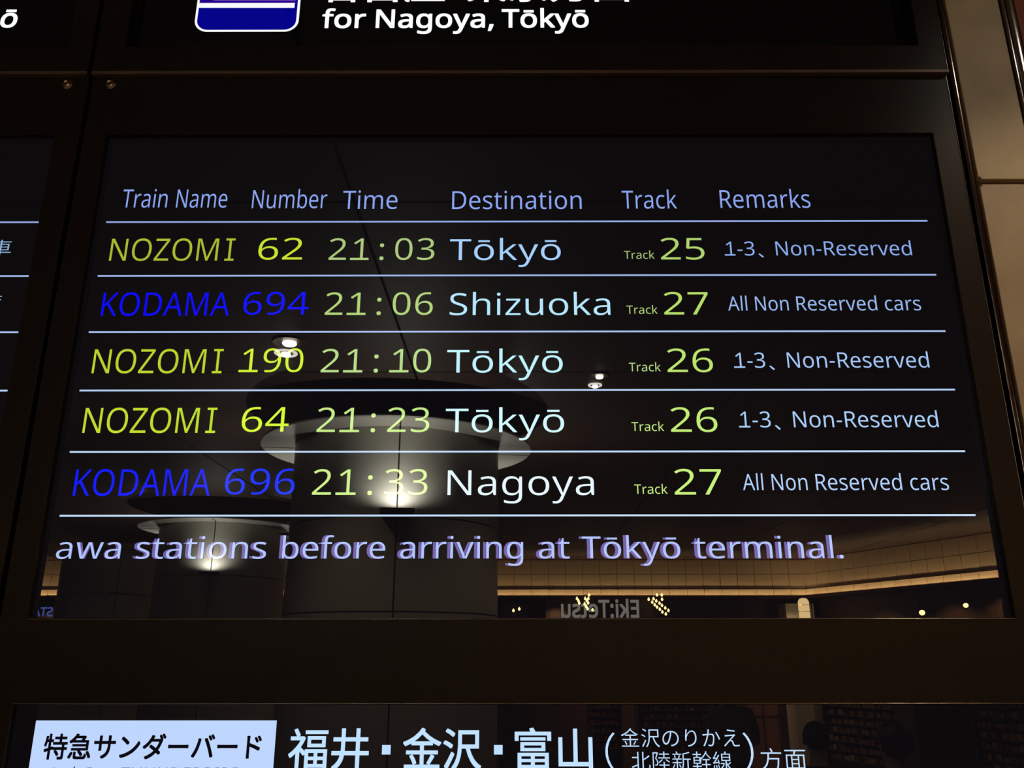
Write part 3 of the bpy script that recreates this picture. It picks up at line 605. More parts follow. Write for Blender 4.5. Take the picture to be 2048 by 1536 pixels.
def cabinet(name, label, xs, zs, holes, fy, screws=()):
    c = thing(name, ((xs[0] + xs[-1]) / 2, .1, zs[0]), label, 'display cabinet', 'steel display cabinets of the departure board')
    ox, oy, oz = c.location
    o = obj('frame', frame_mesh(xs, zs, holes, fy, -.0012), M['bezel'], c, bevel=.0011)
    o.location = (-ox, -oy, -oz)
    bk = obj('back_box', boxm(xs[0], xs[-1], .0135, .098, zs[0], zs[-1]), M['cavity'], c)
    bk.location = (-ox, -oy, -oz)
    for (sx, sz) in screws:
        prof = [(0, .0012), (.0022, .0012), (.0026, .0030), (.0046, .0036), (.0060, .0030), (.0088, .0006), (.0092, 0)]
        s = obj('screw', lathe(prof, 32), M['screw'], c, smooth=False, rot=(R(90), 0, 0), loc=(sx - ox, fy - oy, sz - oz))
        s['label'] = 'round bronze screw head with a bevelled rim'
    return c


LO, MID, HI = .82 + DZ, fz(2.5128), 2.87 + DZ
CX = fx(.7008)
mx0, mx1, mz0, mz1 = fx(-.6446), fx(.6622), fz(1.6670), fz(2.4066)
lz0, lz1 = .93 + DZ, fz(1.5597)
cabinet('display_cabinet', 'dark brown cabinet framing the five-row timetable and the sign below it',
        [GX1, mx0, mx1, CX], [LO, lz0, lz1, mz0, mz1, MID], {(1, 1), (1, 3)}, FY,
        [(fx(-.6520), fz(2.5010))])
cabinet('display_cabinet', 'dark brown cabinet at the left edge with the cropped timetable',
        [-2.07, -2.034, fx(-.7272), GX0], [LO, lz0, lz1, mz0, mz1, MID], {(1, 1), (1, 3)}, FY,
        [(fx(-.7222), fz(2.5010))])
UY = -.0205
uz = lambda z: EYE + (z - 1.62) * (1.2 + UY) / (1.2 - .025)
UB = uz(2.5255)
UX0, UX1 = -.6411, .6658
cu_ = cabinet('display_cabinet', 'dark brown cabinet along the top edge framing the Nagoya and Tokyo sign',
              [GX1, UX0, UX1, CX], [UB, uz(2.5735), 3.05, HI + .1], {(1, 1)}, UY)
cl_ = cabinet('display_cabinet', 'dark brown cabinet in the top left corner with a single letter showing',
              [-2.07, -2.034, fx(-.7265), GX0], [UB, uz(2.5735), 3.05, HI + .1], {(1, 1)}, UY)
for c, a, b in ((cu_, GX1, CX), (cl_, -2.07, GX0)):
    o = obj('lit_underside_lip', boxm(a, b, UY - .0015, UY + .02, UB - .0058, UB - .0002), M['bezel_lip'], c, bevel=.0006)  # lighter metal puts the light caught by the underside into the colour
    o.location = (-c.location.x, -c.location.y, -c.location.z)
    o['label'] = 'lip along the bottom edge, lighter brown to stand for the lit underside'


# thin rounded beads of bright metal, added to stand for edge glints: right edges and the lower window edge
M['bead'] = plain('edge_glint_metal', (.30, .25, .22), .2, 1.0)
cab0 = bpy.data.objects['display_cabinet']
for c, fy, a, b in ((cab0, FY, LO, MID), (cu_, UY, UB, HI + .1)):
    bm = half_round(.0007, .0005, 8, .0002)
    for v in bm.verts: v.co.z = a + (b - a) * v.co.z / CEIL
    o = obj('glint_bead', bm, M['bead'], c, smooth=True)
    o.location = (CX - .0013 - c.location.x, fy - .0002 - c.location.y, -c.location.z)
for (x0, x1, z) in ((mx0, mx1, mz0 - .0012), (mx0, mx1, lz1 + .0012)):
    bm = half_round(.0005, .0004, 8, .0002)
    for v in bm.verts: v.co = Vector((x0 + (x1 - x0) * v.co.z / CEIL, v.co.y, v.co.x))
    o = obj('glint_bead', bm, M['bead'], cab0, smooth=True)
    o.location = (-cab0.location.x, FY - .0002 - cab0.location.y, z - cab0.location.z)


# ---------------------------------------------------------------- screens
LCDBLACK = lcd('display_black', lin(11, 9, 12), 1)
LCDTOP = lcd('upper_display_black', lin(4, 4, 4), .8)


def L(r, g, b, k=1.0):
    key = 'display_%d_%d_%d' % (r, g, b)
    if key not in M: M[key] = lcd(key, lin(r, g, b), k)
    return M[key]


def screen(label, x0, x1, z0, z1, m, cat='display'):
    t = thing('display_screen', (0, 0, 0), label, cat)
    obj('glass_panel', boxm(x0, x1, 0, .012, z0, z1), m, t)
    return t


def rule_line(t, x0, x1, z, m, h=.0024):
    return obj('row_line', boxm(x0, x1, -.0005, 0, z - h / 2, z + h / 2), m, t)


ex = .0165
main = screen('large lit English train timetable with five rows of trains', mx0 - .03, mx1 + .03, mz0 - .03, mz1 + .03, LCDBLACK)
rows = [0, 1, 2, 3, 4, 5]
lz = [2.2652, 2.1734, 2.0815, 1.99, 1.8979, 1.8065]
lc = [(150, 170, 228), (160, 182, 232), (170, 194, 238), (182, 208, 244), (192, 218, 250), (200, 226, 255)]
for z, c in zip(lz, lc):
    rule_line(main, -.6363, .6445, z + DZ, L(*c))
H = L(140, 166, 240)
for txt, a, b, zb, cp in (('Train', -.6167, -.5452, 2.2905, .0322), ('Name', -.5309, -.4509, 2.2902, .0323), ('Number', -.4116, -.2936, 2.2888, .0324),
                          ('Time', -.2691, -.1827, 2.2874, .0323), ('Destination', -.0969, .1067, 2.2868, .0318), ('Track', .1699, .2563, 2.2873, .0318), ('Remarks', .3241, .4658, 2.2882, .0316)):
    word('header_text', txt, a, b, zb + DZ, cp, H, main)
zb = [2.1996, 2.1086, 2.0174, 1.9267, 1.8356]
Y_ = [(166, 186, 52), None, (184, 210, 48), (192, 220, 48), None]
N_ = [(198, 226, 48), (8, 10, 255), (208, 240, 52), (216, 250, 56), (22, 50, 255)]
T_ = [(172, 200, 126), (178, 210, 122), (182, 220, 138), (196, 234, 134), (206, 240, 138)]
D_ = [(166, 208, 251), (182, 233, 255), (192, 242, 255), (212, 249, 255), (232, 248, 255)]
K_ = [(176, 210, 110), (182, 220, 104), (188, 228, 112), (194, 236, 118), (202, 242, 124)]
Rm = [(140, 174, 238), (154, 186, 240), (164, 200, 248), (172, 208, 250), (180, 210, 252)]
num = [('62', -.3946, -.3256), ('694', -.4092, -.3096), ('190', -.4062, -.3114), ('64', -.3944, -.3256), ('696', -.4094, -.3100)]
dst = [('Tōkyō', -.0990, .0726), ('Shizuoka', -.0970, .1457), ('Tōkyō', -.0992, .0724), ('Tōkyō', -.0992, .0728), ('Nagoya', -.0943, .1131)]
tms = ['21:03', '21:06', '21:10', '21:23', '21:33']
trk = ['25', '27', '26', '26', '27']
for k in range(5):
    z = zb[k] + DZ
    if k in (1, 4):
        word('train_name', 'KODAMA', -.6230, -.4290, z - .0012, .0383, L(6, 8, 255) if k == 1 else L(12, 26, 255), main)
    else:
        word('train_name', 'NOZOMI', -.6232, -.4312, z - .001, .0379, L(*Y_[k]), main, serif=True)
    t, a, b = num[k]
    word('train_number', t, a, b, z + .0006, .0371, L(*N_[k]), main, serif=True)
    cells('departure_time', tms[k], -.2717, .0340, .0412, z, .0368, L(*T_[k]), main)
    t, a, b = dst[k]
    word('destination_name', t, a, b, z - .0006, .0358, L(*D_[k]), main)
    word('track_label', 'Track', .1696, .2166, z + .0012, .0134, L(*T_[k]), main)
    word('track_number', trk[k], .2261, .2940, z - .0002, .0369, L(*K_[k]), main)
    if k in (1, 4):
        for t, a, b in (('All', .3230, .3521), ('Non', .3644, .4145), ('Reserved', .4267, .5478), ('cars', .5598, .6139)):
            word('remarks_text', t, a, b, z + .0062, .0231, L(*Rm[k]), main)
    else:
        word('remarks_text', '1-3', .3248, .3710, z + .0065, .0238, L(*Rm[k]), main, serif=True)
        q = bmesh.new()
        q.faces.new([q.verts.new(p) for p in ((.3765, 0, .0025), (.3785, 0, .0035), (.3848, 0, -.0022), (.3822, 0, -.0034))][::-1])
        obj('remarks_comma', q, L(*Rm[k]), main, loc=(0, YT, z + .0065))
        word('remarks_text', 'Non-Reserved', .4038, .6128, z + .0065, .0240, L(*Rm[k]), main)
# scrolling line caught between two refreshes: a lilac trailing image behind the bright one
A1, A2 = L(178, 196, 252), L(116, 98, 170)
for t, a, b in (('awa', -.6330, -.5438), ('stations', -.5265, -.3423), ('before', -.3248, -.1779), ('arriving', -.1618, .0127),
                ('at', .0297, .0769), ('Tōkyō', .0894, .2297), ('terminal.', .2448, .4541)):
    d = .0042
    if t == 'awa':
        word('scrolling_text', t, a, b, 1.7470 + DZ, .0303, A1, main, y=-.0008)
        word('trailing_text', 'wa', a + .030, b - d, 1.7470 + DZ, .0303, A2, main, y=-.0004)
    else:
        word('scrolling_text', t, a + d, b, 1.7470 + DZ, .0303, A1, main, y=-.0008)
        word('trailing_text', t, a, b - d, 1.7470 + DZ, .0303, A2, main, y=-.0004)

left = screen('cropped Japanese timetable at the left edge with white row lines', -2.06, fx(-.7272) + .03, mz0 - .03, mz1 + .03, LCDBLACK)
for z, c in zip(lz[:4], lc[:4]):
    rule_line(left, -2.02, -.7405, z + DZ, L(*c))
for z in lz[4:]:
    rule_line(left, -2.02, -.7405, z + DZ, L(200, 220, 250))
for z, dx in ((2.2100, 0), (2.0275, .0003)):
    word('remarks_text', '車', -.8100 + dx, -.7765 + dx, z + DZ + .0005, .0288, L(142, 176, 216), left)
word('remarks_text', '席', -.8110, -.7768, 2.1185 + DZ, .0300, L(142, 176, 216), left)

low = screen('white and black Japanese limited express sign along the bottom edge', mx0 - .03, mx1 + .03, lz0 - .01, lz1 + .02, LCDBLACK)
WB = L(190, 214, 254)
pt = obj('white_panel', boxm(-.6246, -.3101, -.0004, 0, 1.38 + DZ, 1.5389 + DZ), WB, low)
pt['label'] = 'bluish white name panel'
INK = lcd('display_ink', lin(14, 10, 18), .8)
word('kanji_text', '特急サンダーバード', -.6085, -.3278, 1.4950 + DZ, .0327, INK, low, y=-.0008, bold=.018)
for t, a, b in (('Ltd.', -.593, -.559), ('Exp.', -.5495, -.520), ('THUNDERBIRD', -.5055, -.349)):
    word('name_text', t, a, b, 1.4612 + DZ, .0213, INK, low, y=-.0008)
KW = L(190, 222, 255)
word('kanji_text', '福井', -.2915, -.1886, 1.4845 + DZ, .0530, KW, low, bold=.010)
word('kanji_text', '金沢', -.1437, -.0431, 1.4845 + DZ, .0530, KW, low, bold=.010)
word('kanji_text', '富山', .0010, .1006, 1.4845 + DZ, .0530, KW, low, bold=.010)
for a in (-.1711, -.0263):
    obj('middle_dot', boxm(a, a + .0111, -.0004, 0, 1.4979 + DZ, 1.5092 + DZ), KW, low)
word('bracket_text', '（', .1171, .1309, 1.4820 + DZ, .0500, KW, low)
word('kanji_text', '金沢のりかえ', .1380, .2917, 1.5083 + DZ, .0252, KW, low)
word('kanji_text', '北陸新幹線', .1507, .2796, 1.4805 + DZ, .0252, KW, low)
word('bracket_text', '）', .2954, .3089, 1.4820 + DZ, .0500, KW, low)
word('kanji_text', '方面', .3169, .3754, 1.4815 + DZ, .0286, KW, low)

up = screen('black display at the top edge with white lettering and a blue emblem', -.66, .685, uz(2.5735) - .02, 3.06, LCDTOP)
UW = L(250, 250, 255)
for t, a, b in (('for', -.3237, -.2509), ('Nagoya,', -.2323, -.0345), ('Tōkyō', -.0194, .1264)):
    word('english_text', t, a, b, 2.6308 + DZ, .0366, UW, up, bold=.022)
word('kanji_text', '名古屋', -.3300, -.1185, 2.6905 + DZ, .0760, UW, up, bold=.016)
obj('middle_dot', boxm(-.1040, -.0950, -.0004, 0, 2.716 + DZ, 2.725 + DZ), UW, up)
word('kanji_text', '東京方面', -.0790, .1995, 2.6905 + DZ, .0760, UW, up, bold=.016)


def rrect(x0, x1, z0, z1, r, n=10):
    p = []
    for cx, cz, a0 in ((x1 - r, z1 - r, 0), (x0 + r, z1 - r, 90), (x0 + r, z0 + r, 180), (x1 - r, z0 + r, 270)):
        for k in range(n + 1):
            a = R(a0 + 90 * k / n)
            p.append((cx + r * math.cos(a), cz + r * math.sin(a)))
    return p


def poly(name, pts, m, parent, y):
    b = bmesh.new()
    f = b.faces.new([b.verts.new((x, 0, z)) for x, z in pts])
    b.normal_update()
    if f.normal.y > 0: f.normal_flip()
    me = bpy.data.meshes.new(name)
    b.to_mesh(me); b.free()
    me.materials.append(m)
    o = bpy.data.objects.new(name, me)
    o.location.y = y
    return link(o, parent)


poly('emblem_border', rrect(-.5402, -.3640, 2.6230 + DZ, 2.800 + DZ, .0230), UW, up, -.0004)
poly('emblem_field', rrect(-.5362, -.3682, 2.6264 + DZ, 2.796 + DZ, .0195), L(2, 2, 138), up, -.0008)
poly('emblem_field', [(-.5355, 2.6814 + DZ), (-.3700, 2.6814 + DZ), (-.3700, 2.6868 + DZ), (-.5355, 2.6868 + DZ)], L(40, 0, 140), up, -.0010)
poly('emblem_band', [(-.5375, 2.6717 + DZ), (-.3731, 2.6712 + DZ), (-.3731, 2.6814 + DZ), (-.5375, 2.6814 + DZ)], UW, up, -.0012)
poly('emblem_train', [(-.513, 2.6872 + DZ), (-.3722, 2.6868 + DZ), (-.3722, 2.745 + DZ), (-.430, 2.745 + DZ), (-.480, 2.715 + DZ), (-.510, 2.692 + DZ)], L(150, 130, 165), up, -.0012)
# recessed inner edge of the upper display window
fr = frame_mesh([UX0 + .0008, UX0 + .011, UX1 - .022, UX1 - .0008], [uz(2.5735) + .0008, uz(2.5735) + .008, 3.04, 3.049], {(1, 1)}, -.006, -.0005)
obj('inner_edge', fr, M['cavity'], up, bevel=.0008)

upl = screen('black display in the top left corner showing one white letter', -2.06, -.7260 + .03, uz(2.5735) - .02, 3.06, LCDTOP)
word('english_text', 'ō', -.8700, -.8435, 2.6333 + DZ, .0372, UW, upl, bold=.024, slant=.05)

# ---------------------------------------------------------------- columns of the hall (seen mirrored in the glass)
def column(x, y, seam_deg, label, lamp_power=6.0, lamp_on=True):
    c = thing('round_column', (x, y, 0), label, 'column', 'round white columns with saucer canopies')
    r = .6
    # pale cylinder in sections with dark rings between
    for a, b in ((0.0, .62), (.628, 2.055), (2.063, 2.535), (2.543, 3.085)):
        obj('column_panel', lathe([(0, a), (r, a), (r, b), (0, b)], 96), M['column'], c, smooth=True)
    obj('joint_core', lathe([(0, .001), (r - .006, .001), (r - .006, 3.08), (0, 3.08)], 48), M['joint'], c)
    # vertical joints
    for q in range(4):
        a = R(seam_deg + 90 * q)
        s = obj('vertical_joint', boxm(r - .004, r + .0008, -.004, .004, .005, 3.07), M['joint'], c)
        s.rotation_euler.z = a
    # saucer canopy: flat underside, drop lip
    Rr = .80
    cz = EYE + 1.167
    obj('canopy', lathe([(r - .01, cz), (Rr - .006, cz), (Rr, cz + .005), (Rr - .004, cz + .012), (Rr - .3, cz + .05), (r - .01, cz + .07)], 96, closed=True), M['column'], c)
    for q in range(4):
        s = obj('canopy_joint', boxm(r - .005, Rr - .006, -.004, .004, cz - .0012, cz + .001), M['joint'], c)
        s.rotation_euler.z = R(seam_deg + 90 * q)
    # uplight brackets on the front and back faces: tray with a raised lip, lamp lying inside
    for q in (0, 118, 242):
        a = R(seam_deg + q)
        bb = boxm(r - .002, r + .140, -.088, .088, 2.547, 2.552)
        box(bb, r + .134, r + .140, -.088, .088, 2.552, 2.558)
        br = obj('uplight_bracket', bb, M['bezel_lip'], c)
        br.rotation_euler.z = a
        if lamp_on:
            ln = obj('uplight_lens', boxm(r + .08, r + .13, -.03, .03, 2.5522, 2.555), M['sconce'], c)
            ln.rotation_euler.z = a
            lamp('uplight_lamp', 'SPOT', (x + (r + .11) * math.cos(a), y + (r + .11) * math.sin(a), 2.558), lamp_power, (1, .98, .86), (R(180), 0, 0), spot_size=R(172), spot_blend=.5, shadow_soft_size=.012)
    return c


# az / distance as seen from the mirror image of the viewer
column(-.695, -3.83, 81.6, 'large round white column with saucer canopy mirrored in the middle of the timetable', 65)
column(-2.83, -7.24, 70.0 + 10, 'round white column mirrored left of the largest one with its uplight glowing', 60)
column(-4.99, -9.7, 60, 'dim round column mirrored at the lower left of the timetable', 0, False)

# ---------------------------------------------------------------- downlights in the ceiling
def downlight(x, y, label, scale=1.0):
    d = thing('ceiling_downlight', (x, y, CEIL), label, 'downlight', 'ceiling downlights')
    obj('trim_ring', lathe([(.060 * scale, -.001), (.085 * scale, -.001), (.088 * scale, -.004), (.084 * scale, -.008), (.060 * scale, -.006)], 40, closed=True), M['bezel_lip'], d, smooth=True)
    obj('reflector', lathe([(.060 * scale, -.002), (.058 * scale, -.004), (.036 * scale, -.0035), (0, -.003)], 40), M['bezel_lip'], d, smooth=True)
    obj('lamp_lens', lathe([(0, -.018), (.030 * scale, -.018), (.036 * scale, -.012), (.034 * scale, -.005), (0, -.005)], 32), M['lamp_white'], d)
    return d


dl = ['bright ceiling lamp glinting in the steel trim at the top right', 'bright downlight mirrored just above the number 190',
      'small downlight mirrored right of the third destination', 'dimmer downlight mirrored on the number 190, under the bright one',
      'dimmer small downlight just under the small one right of the third destination',
      'added fill downlight in the hall, beyond the right of the mirrored view', 'added fill downlight in the hall left of the mirrored view',
      'added fill downlight hidden behind the largest column', 'added fill downlight at the far left end of the hall',
      'added fill downlight near the boards at the right end', 'added fill downlight near the boards at the left end', 'added fill downlight at the far right end of the hall']
SC = [.9, .9, .55, .62, .42] + [.9] * 7
for k, (x, y, p) in enumerate(DOWN):
    d = downlight(x, y, dl[k], SC[k])
    if k in (3, 4):
        d.children[-1].data.materials[0] = M['lamp_dim']

# ---------------------------------------------------------------- far wall with the lit cove, shop fronts under it
YW = -11.8
cz0 = EYE + .93


def cove(x0, y0, x1, y1, label, name):
    """lit wall section running from (x0,y0) to (x1,y1); its face looks to the left of that direction"""
    v = Vector((x1 - x0, y1 - y0, 0))
    n_ = v.length
    w = thing(name, (x0, y0, 0), None, None, None, math.atan2(v.y, v.x), kind='structure')
    # local x along the wall, local +y faces the hall
    obj('backing', boxm(0, n_, -.2, 0, EYE + .78, CEIL), M['grout'], w)
    k = int(n_ / .25)
    pw_ = n_ / k
    base = [boxm(.003, pw_ - .003, .001, .016, a, b) for a, b in ((cz0, cz0 + .212), (cz0 + .218, CEIL - .01))]
    fas = boxm(.002, pw_ - .002, .03, .06, EYE + .845, cz0 - .008)
    ms = []
    for b_ in base + [fas]:
        me = bpy.data.meshes.new('panel'); bmesh.ops.recalc_face_normals(b_, faces=b_.faces); b_.to_mesh(me); b_.free(); me.materials.append(M['cream']); ms.append(me)
    for i in range(k):
        for j, me in enumerate(ms):
            o = bpy.data.objects.new('wall_panel' if j < 2 else 'fascia_panel', me)
            o.location.x = i * pw_
            link(o, w)
    obj('fascia_core', boxm(0, n_, 0, .03, EYE + .82, cz0 - .008), M['grout'], w)
    bt = bmesh.new()
    box(bt, 0, n_, .0, .20, EYE + .78, EYE + .79)
    box(bt, 0, n_, .19, .20, EYE + .79, EYE + .825)
    obj('light_trough', bt, M['shopdark'], w)
    tb = obj('light_tube', lathe([(0, 0), (.008, 0), (.008, n_ - .04), (0, n_ - .04)], 12), M['cove'], w, rot=(0, R(90), 0), loc=(.02, .15, EYE + .80))
    obj('lower_soffit', boxm(0, n_, -.06, .0, 2.2, EYE + .779), M['shopdark'], w)
    return w



wsf = cove(-8.9, YW, 4.32, YW, '', 'wall_shopfront')
wsr = cove(4.32, YW, 6.3, -6.91, '', 'wall_corner')
WA = math.atan2(4.89, 1.98)     # direction of the wing wall

# shop under the cove: dark counters, door posts, lit goods racks
struct('wall_shopback', boxm(-8.9, 7.9, -14.2, -14.1, 0, EYE + .70), M['shopdark'])
for k, (x, y) in enumerate(((.6, -11.35), (2.4, -11.35), (3.9, -11.1), (4.55, -10.3), (5.3, -8.7), (5.0, -9.3), (-4.5, -11.3), (-6.6, -11.3))):
    lamp('soffit_fill', 'SPOT', (x, y, EYE + .76), 90, (1, .66, .36), (0, 0, 0), spot_size=R(125), spot_blend=.7, shadow_soft_size=.02)  # unseen fill spots without fixtures, added to brighten the shop fronts
lamp('shop_fill', 'AREA', (2.6, -13.0, 2.1), 200, (1, .6, .3), (0, 0, 0), size=3.0)  # unseen area fill added to raise the warm light from the shops
lamp('shop_fill', 'AREA', (-4.5, -13.0, 2.1), 90, (1, .6, .3), (0, 0, 0), size=3.0)  # second added area fill, further left


def kanban(name, label, x0, x1, z0, z1, y, txt, m, zb, cap, tx0, tx1, board):
    t = thing(name, ((x0 + x1) / 2, y, z0), label, 'sign')
    o = obj('board', boxm(x0, x1, y - .03, y - .002, z0, z1), board, t, bevel=.002)
    o.location = (-t.location.x, -t.location.y, -t.location.z)
    # lettering faces the boards, so it is read from the +y side
    w = word('sign_lettering', txt, -tx1, -tx0, 0, cap, m, t, bold=.03, y=0, space=.3)
    w.rotation_euler.z = R(180)
    w.location = (-t.location.x, .002, zb - z0)
    return t


kanban('shop_sign', 'dark shop sign lettered Eki:Tetsu, mirrored at the bottom of the timetable', .45, 2.0, EYE + .46, EYE + .775, -11.55, 'Eki:Tetsu', M['signwhite'], EYE + .520, .235, .68, 1.79, M['shopdark'])
kanban('shop_sign', 'blue lettered STA sign mirrored at the bottom left corner of the timetable', -7.4, -6.5, EYE + .44, EYE + .74, -11.55, 'STA', M['signblue'], EYE + .540, .12, -6.93, -6.645, M['shopdark'])

# festoons of bare bulbs on a wire
FB = [(1.941, 0.748), (1.978, 0.719), (2.021, 0.689), (2.054, 0.659), (2.097, 0.624), (2.139, 0.59), (2.101, 0.544), (2.055, 0.57), (2.022, 0.607), (1.985, 0.636), (1.954, 0.666), (1.921, 0.702), (1.873, 0.741)]
FC = [(1.992, 0.80), (2.057, 0.80), (2.059, 0.741)]
FA = [(1.034, 0.752), (0.99, 0.752), (1.012, 0.724), (1.029, 0.693), (0.979, 0.676), (0.999, 0.645), (1.018, 0.615), (1.088, 0.598)]
FD = [(1.045, 0.80), (0.875, 0.752), (0.895, 0.721), (0.905, 0.69)]
bulb_me = None


def festoon(pts, y, label, r=.017):
    global bulb_me
    t = thing('bulb_festoon', (pts[0][0], y, EYE + pts[0][1]), label, 'string lights')
    cu = bpy.data.curves.new('wire', 'CURVE')
    cu.dimensions = '3D'
    cu.bevel_depth = .003
    sp = cu.splines.new('POLY')
    sp.points.add(len(pts) - 1)
    for p, (x, z) in zip(sp.points, pts):
        p.co = (x - pts[0][0], 0, z - pts[0][1] + .02, 1)
    tmp = bpy.data.objects.new('wire', cu)
    me = bpy.data.meshes.new_from_object(tmp)
    bpy.data.objects.remove(tmp)
    obj('wire', me, M['joint'], t)
    for (x, z) in pts:
        if bulb_me is None:
            bm = lathe([(0, -.021), (.010, -.017), (.017, -.006), (.0175, .002), (.013, .011), (.008, .017), (.007, .026), (0, .026)], 12)
            bmesh.ops.recalc_face_normals(bm, faces=bm.faces)
            bulb_me = bpy.data.meshes.new('bulb')
            bm.to_mesh(bulb_me)
            bm.free()
            bulb_me.materials.append(M['bulb'])
        o = bpy.data.objects.new('bulb', bulb_me)
        o.location = (x - pts[0][0], 0, z - pts[0][1])
        link(o, t)
    return t


festoon(FB, -11.1, 'long zigzag of warm bare bulbs mirrored right of the shop lettering')
festoon(FC, -11.1, 'three warm bulbs above the long zigzag of bulbs')
festoon(FA, -11.1, 'short zigzag of warm bulbs mirrored in front of the shop lettering')
festoon(FD, -11.1, 'faint short row of bulbs mirrored left of the zigzag at the lettering')
festoon([(.071, .612), (-.01, .591)], -11.1, 'pair of warm bulbs mirrored beside the right edge of the large column')


# glowing drum lantern in the wall corner
t = thing('drum_lantern', (4.02, -11.1, EYE + .15), 'tall glowing cream drum lantern mirrored under the corner of the lit cove', 'lantern')
obj('paper_drum', lathe([(0, 0), (.07, 0), (.074, .01), (.074, .56), (.05, .60), (0, .61)], 32), M['lantern'], t, smooth=True)
for k in range(6):
    obj('rib', lathe([(.0745, .06 + k * .09), (.077, .062 + k * .09), (.0745, .066 + k * .09)], 32, closed=True), M['brass'], t)
obj('side_post', boxm(.095, .11, -.01, .01, -.1, .58), M['brass'], t)
obj('hanging_rod', boxm(-.006, .006, -.006, .006, .60, .635), M['joint'], t)


def spot_head(x, y, z, label, rr=.03, tilt=25):
    t = thing('spot_lamp', (x, y, EYE + z), label, 'spotlight', 'shop spotlights')
    b = obj('housing', lathe([(0, .10), (rr * .7, .10), (rr * 1.15, .03), (rr * 1.2, 0), (rr * 1.05, .002), (rr * .9, .02), (0, .03)], 24), M['joint'], t, smooth=True, rot=(R(tilt + 40), 0, R(20)))
    obj('lens', lathe([(0, .004), (rr, .004), (rr, .012), (0, .012)], 24), M['bulb'], b)
    obj('stem', boxm(-.006, .006, -.05, -.038, .06, .20), M['joint'], t)
    return t


spot_head(5.03, -9.75, .497, 'bright oval spotlight mirrored below the glinting chain at the lower right', .034)
spot_head(5.2, -9.0, .544, 'small slanted spotlight mirrored nearest the lower right corner', .028)
t = thing('hanging_chain', (5.03, -9.75, EYE + .64), 'glinting metal chain of small discs mirrored above the oval spotlight', 'chain')
for k, (dz, rr) in enumerate(((.15, .016), (.11, .009), (.085, .019), (.06, .010), (.04, .012), (.01, .013), (-.04, .009))):
    obj('disc', lathe([(0, 0), (rr, .002), (rr, .006), (0, .009)], 16), M['brass'], t, loc=(0, 0, dz))
obj('cord', boxm(-.002, .002, -.002, .002, -.06, .17), M['joint'], t)
t = thing('paper_notice', (4.985, -7.8, EYE + .25), 'round-topped cream paper notice mirrored in the lower right corner of the timetable', 'notice')
pts = [(-.034, 0), (.034, 0), (.034, .22)] + [(.034 * math.cos(R(a)), .22 + .06 * math.sin(R(a))) for a in range(10, 180, 10)] + [(-.034, .22)]
bm = bmesh.new()
fa = bm.faces.new([bm.verts.new((x, 0, z)) for x, z in pts])
r_ = bmesh.ops.extrude_face_region(bm, geom=[fa])
for v in [g for g in r_['geom'] if isinstance(g, bmesh.types.BMVert)]: v.co.y += .004
obj('paper', bm, M['tagpaper'], t)
for dx in (-.012, .008):
    obj('printed_mark', boxm(dx, dx + .010, .0041, .0052, .12, .145), M['joint'], t)
obj('stand', boxm(-.008, .008, -.012, -.001, -2.1, .2), M['joint'], t)
lamp('notice_lamp', 'SPOT', (4.8, -6.9, 3.1), 3.0, (1, .8, .55), (R(-38), 0, 0), spot_size=R(40), shadow_soft_size=.03)

# racks of wrapped goods, a poster panel and a pale pillar under the cove
rng = random.Random(4)


def rack(x, y, rz, w, h, cols, label, base=.55, mats=None):
    t = thing('goods_rack', (x, y, 0), label, 'shelf rack', None, rz)
    obj('side_board', boxm(-w / 2, -w / 2 + .02, -.3, 0, 0, h), M['shopdark'], t)
    obj('side_board', boxm(w / 2 - .02, w / 2, -.3, 0, 0, h), M['shopdark'], t)
    obj('back_board', boxm(-w / 2 + .021, w / 2 - .021, -.3, -.285, .02, h), M['shopdark'], t)
    z = base
    packs = {0: bmesh.new(), 1: bmesh.new(), 2: bmesh.new()}
    while z < h - .1:
        obj('shelf_board', boxm(-w / 2 + .021, w / 2 - .021, -.284, -.002, z - .012, z), M['shopdark'], t)
        xx = -w / 2 + .03
        while xx < w / 2 - .09:
            pw2 = rng.uniform(.04, .08)
            ph = rng.uniform(.04, .075)
            box(packs[rng.randrange(3)], xx, xx + pw2, -.20, -.03 - rng.uniform(0, .05), z + .001, z + ph)
            xx += pw2 + rng.uniform(.006, .03)
        z += .11
    for k, nme in ((0, 'gold_packets'), (1, 'red_packets'), (2, 'white_packets')):
        if len(packs[k].verts):
            o = obj(nme, packs[k], cols[k], t)
            o['kind'] = 'stuff'
    return t


GOLD = plain('gold_foil', (.75, .5, .2), .25, .8)
RED = plain('red_wrapping', (.4, .06, .04), .4)
PALE = plain('pale_wrapping', (.6, .5, .38), .4)
rack(4.42, -10.65, WA, 1.3, 1.62, (GOLD, PALE, GOLD), 'rack of gold wrapped packets mirrored in the bottom sign right of its lettering')
rack(5.35, -8.15, WA, 1.7, 1.62, (RED, GOLD, PALE), 'rack of red and gold goods mirrored in the bottom right corner')
rack(2.35, -11.9, 0, 1.2, 1.62, (RED, GOLD, PALE), 'rack of mixed goods mirrored behind the bracketed small lettering')
rack(1.35, -12.4, 0, .5, 1.62, (GOLD, RED, GOLD), 'narrow goods rack mirrored between the black post and the bracket')
t = thing('poster_panel', (3.5, -11.7, .2), 'pale reddish poster panel mirrored above the two last kanji', 'poster')
obj('panel_board', boxm(-.21, .21, -.02, 0, .0, 1.35), plain('faded_red_poster', (.42, .2, .14), .6, noise=(.3, .13, .09), scale=6), t, bevel=.003)
obj('cross_strip', boxm(-.205, .205, .001, .006, .82, .84), M['shopdark'], t)
obj('cross_strip', boxm(-.01, .01, .001, .006, .02, 1.33), M['shopdark'], t)
struct('trim_4', boxm(3.86, 4.26, YW + .0, YW + .4, 0, EYE + .70), M['column'])
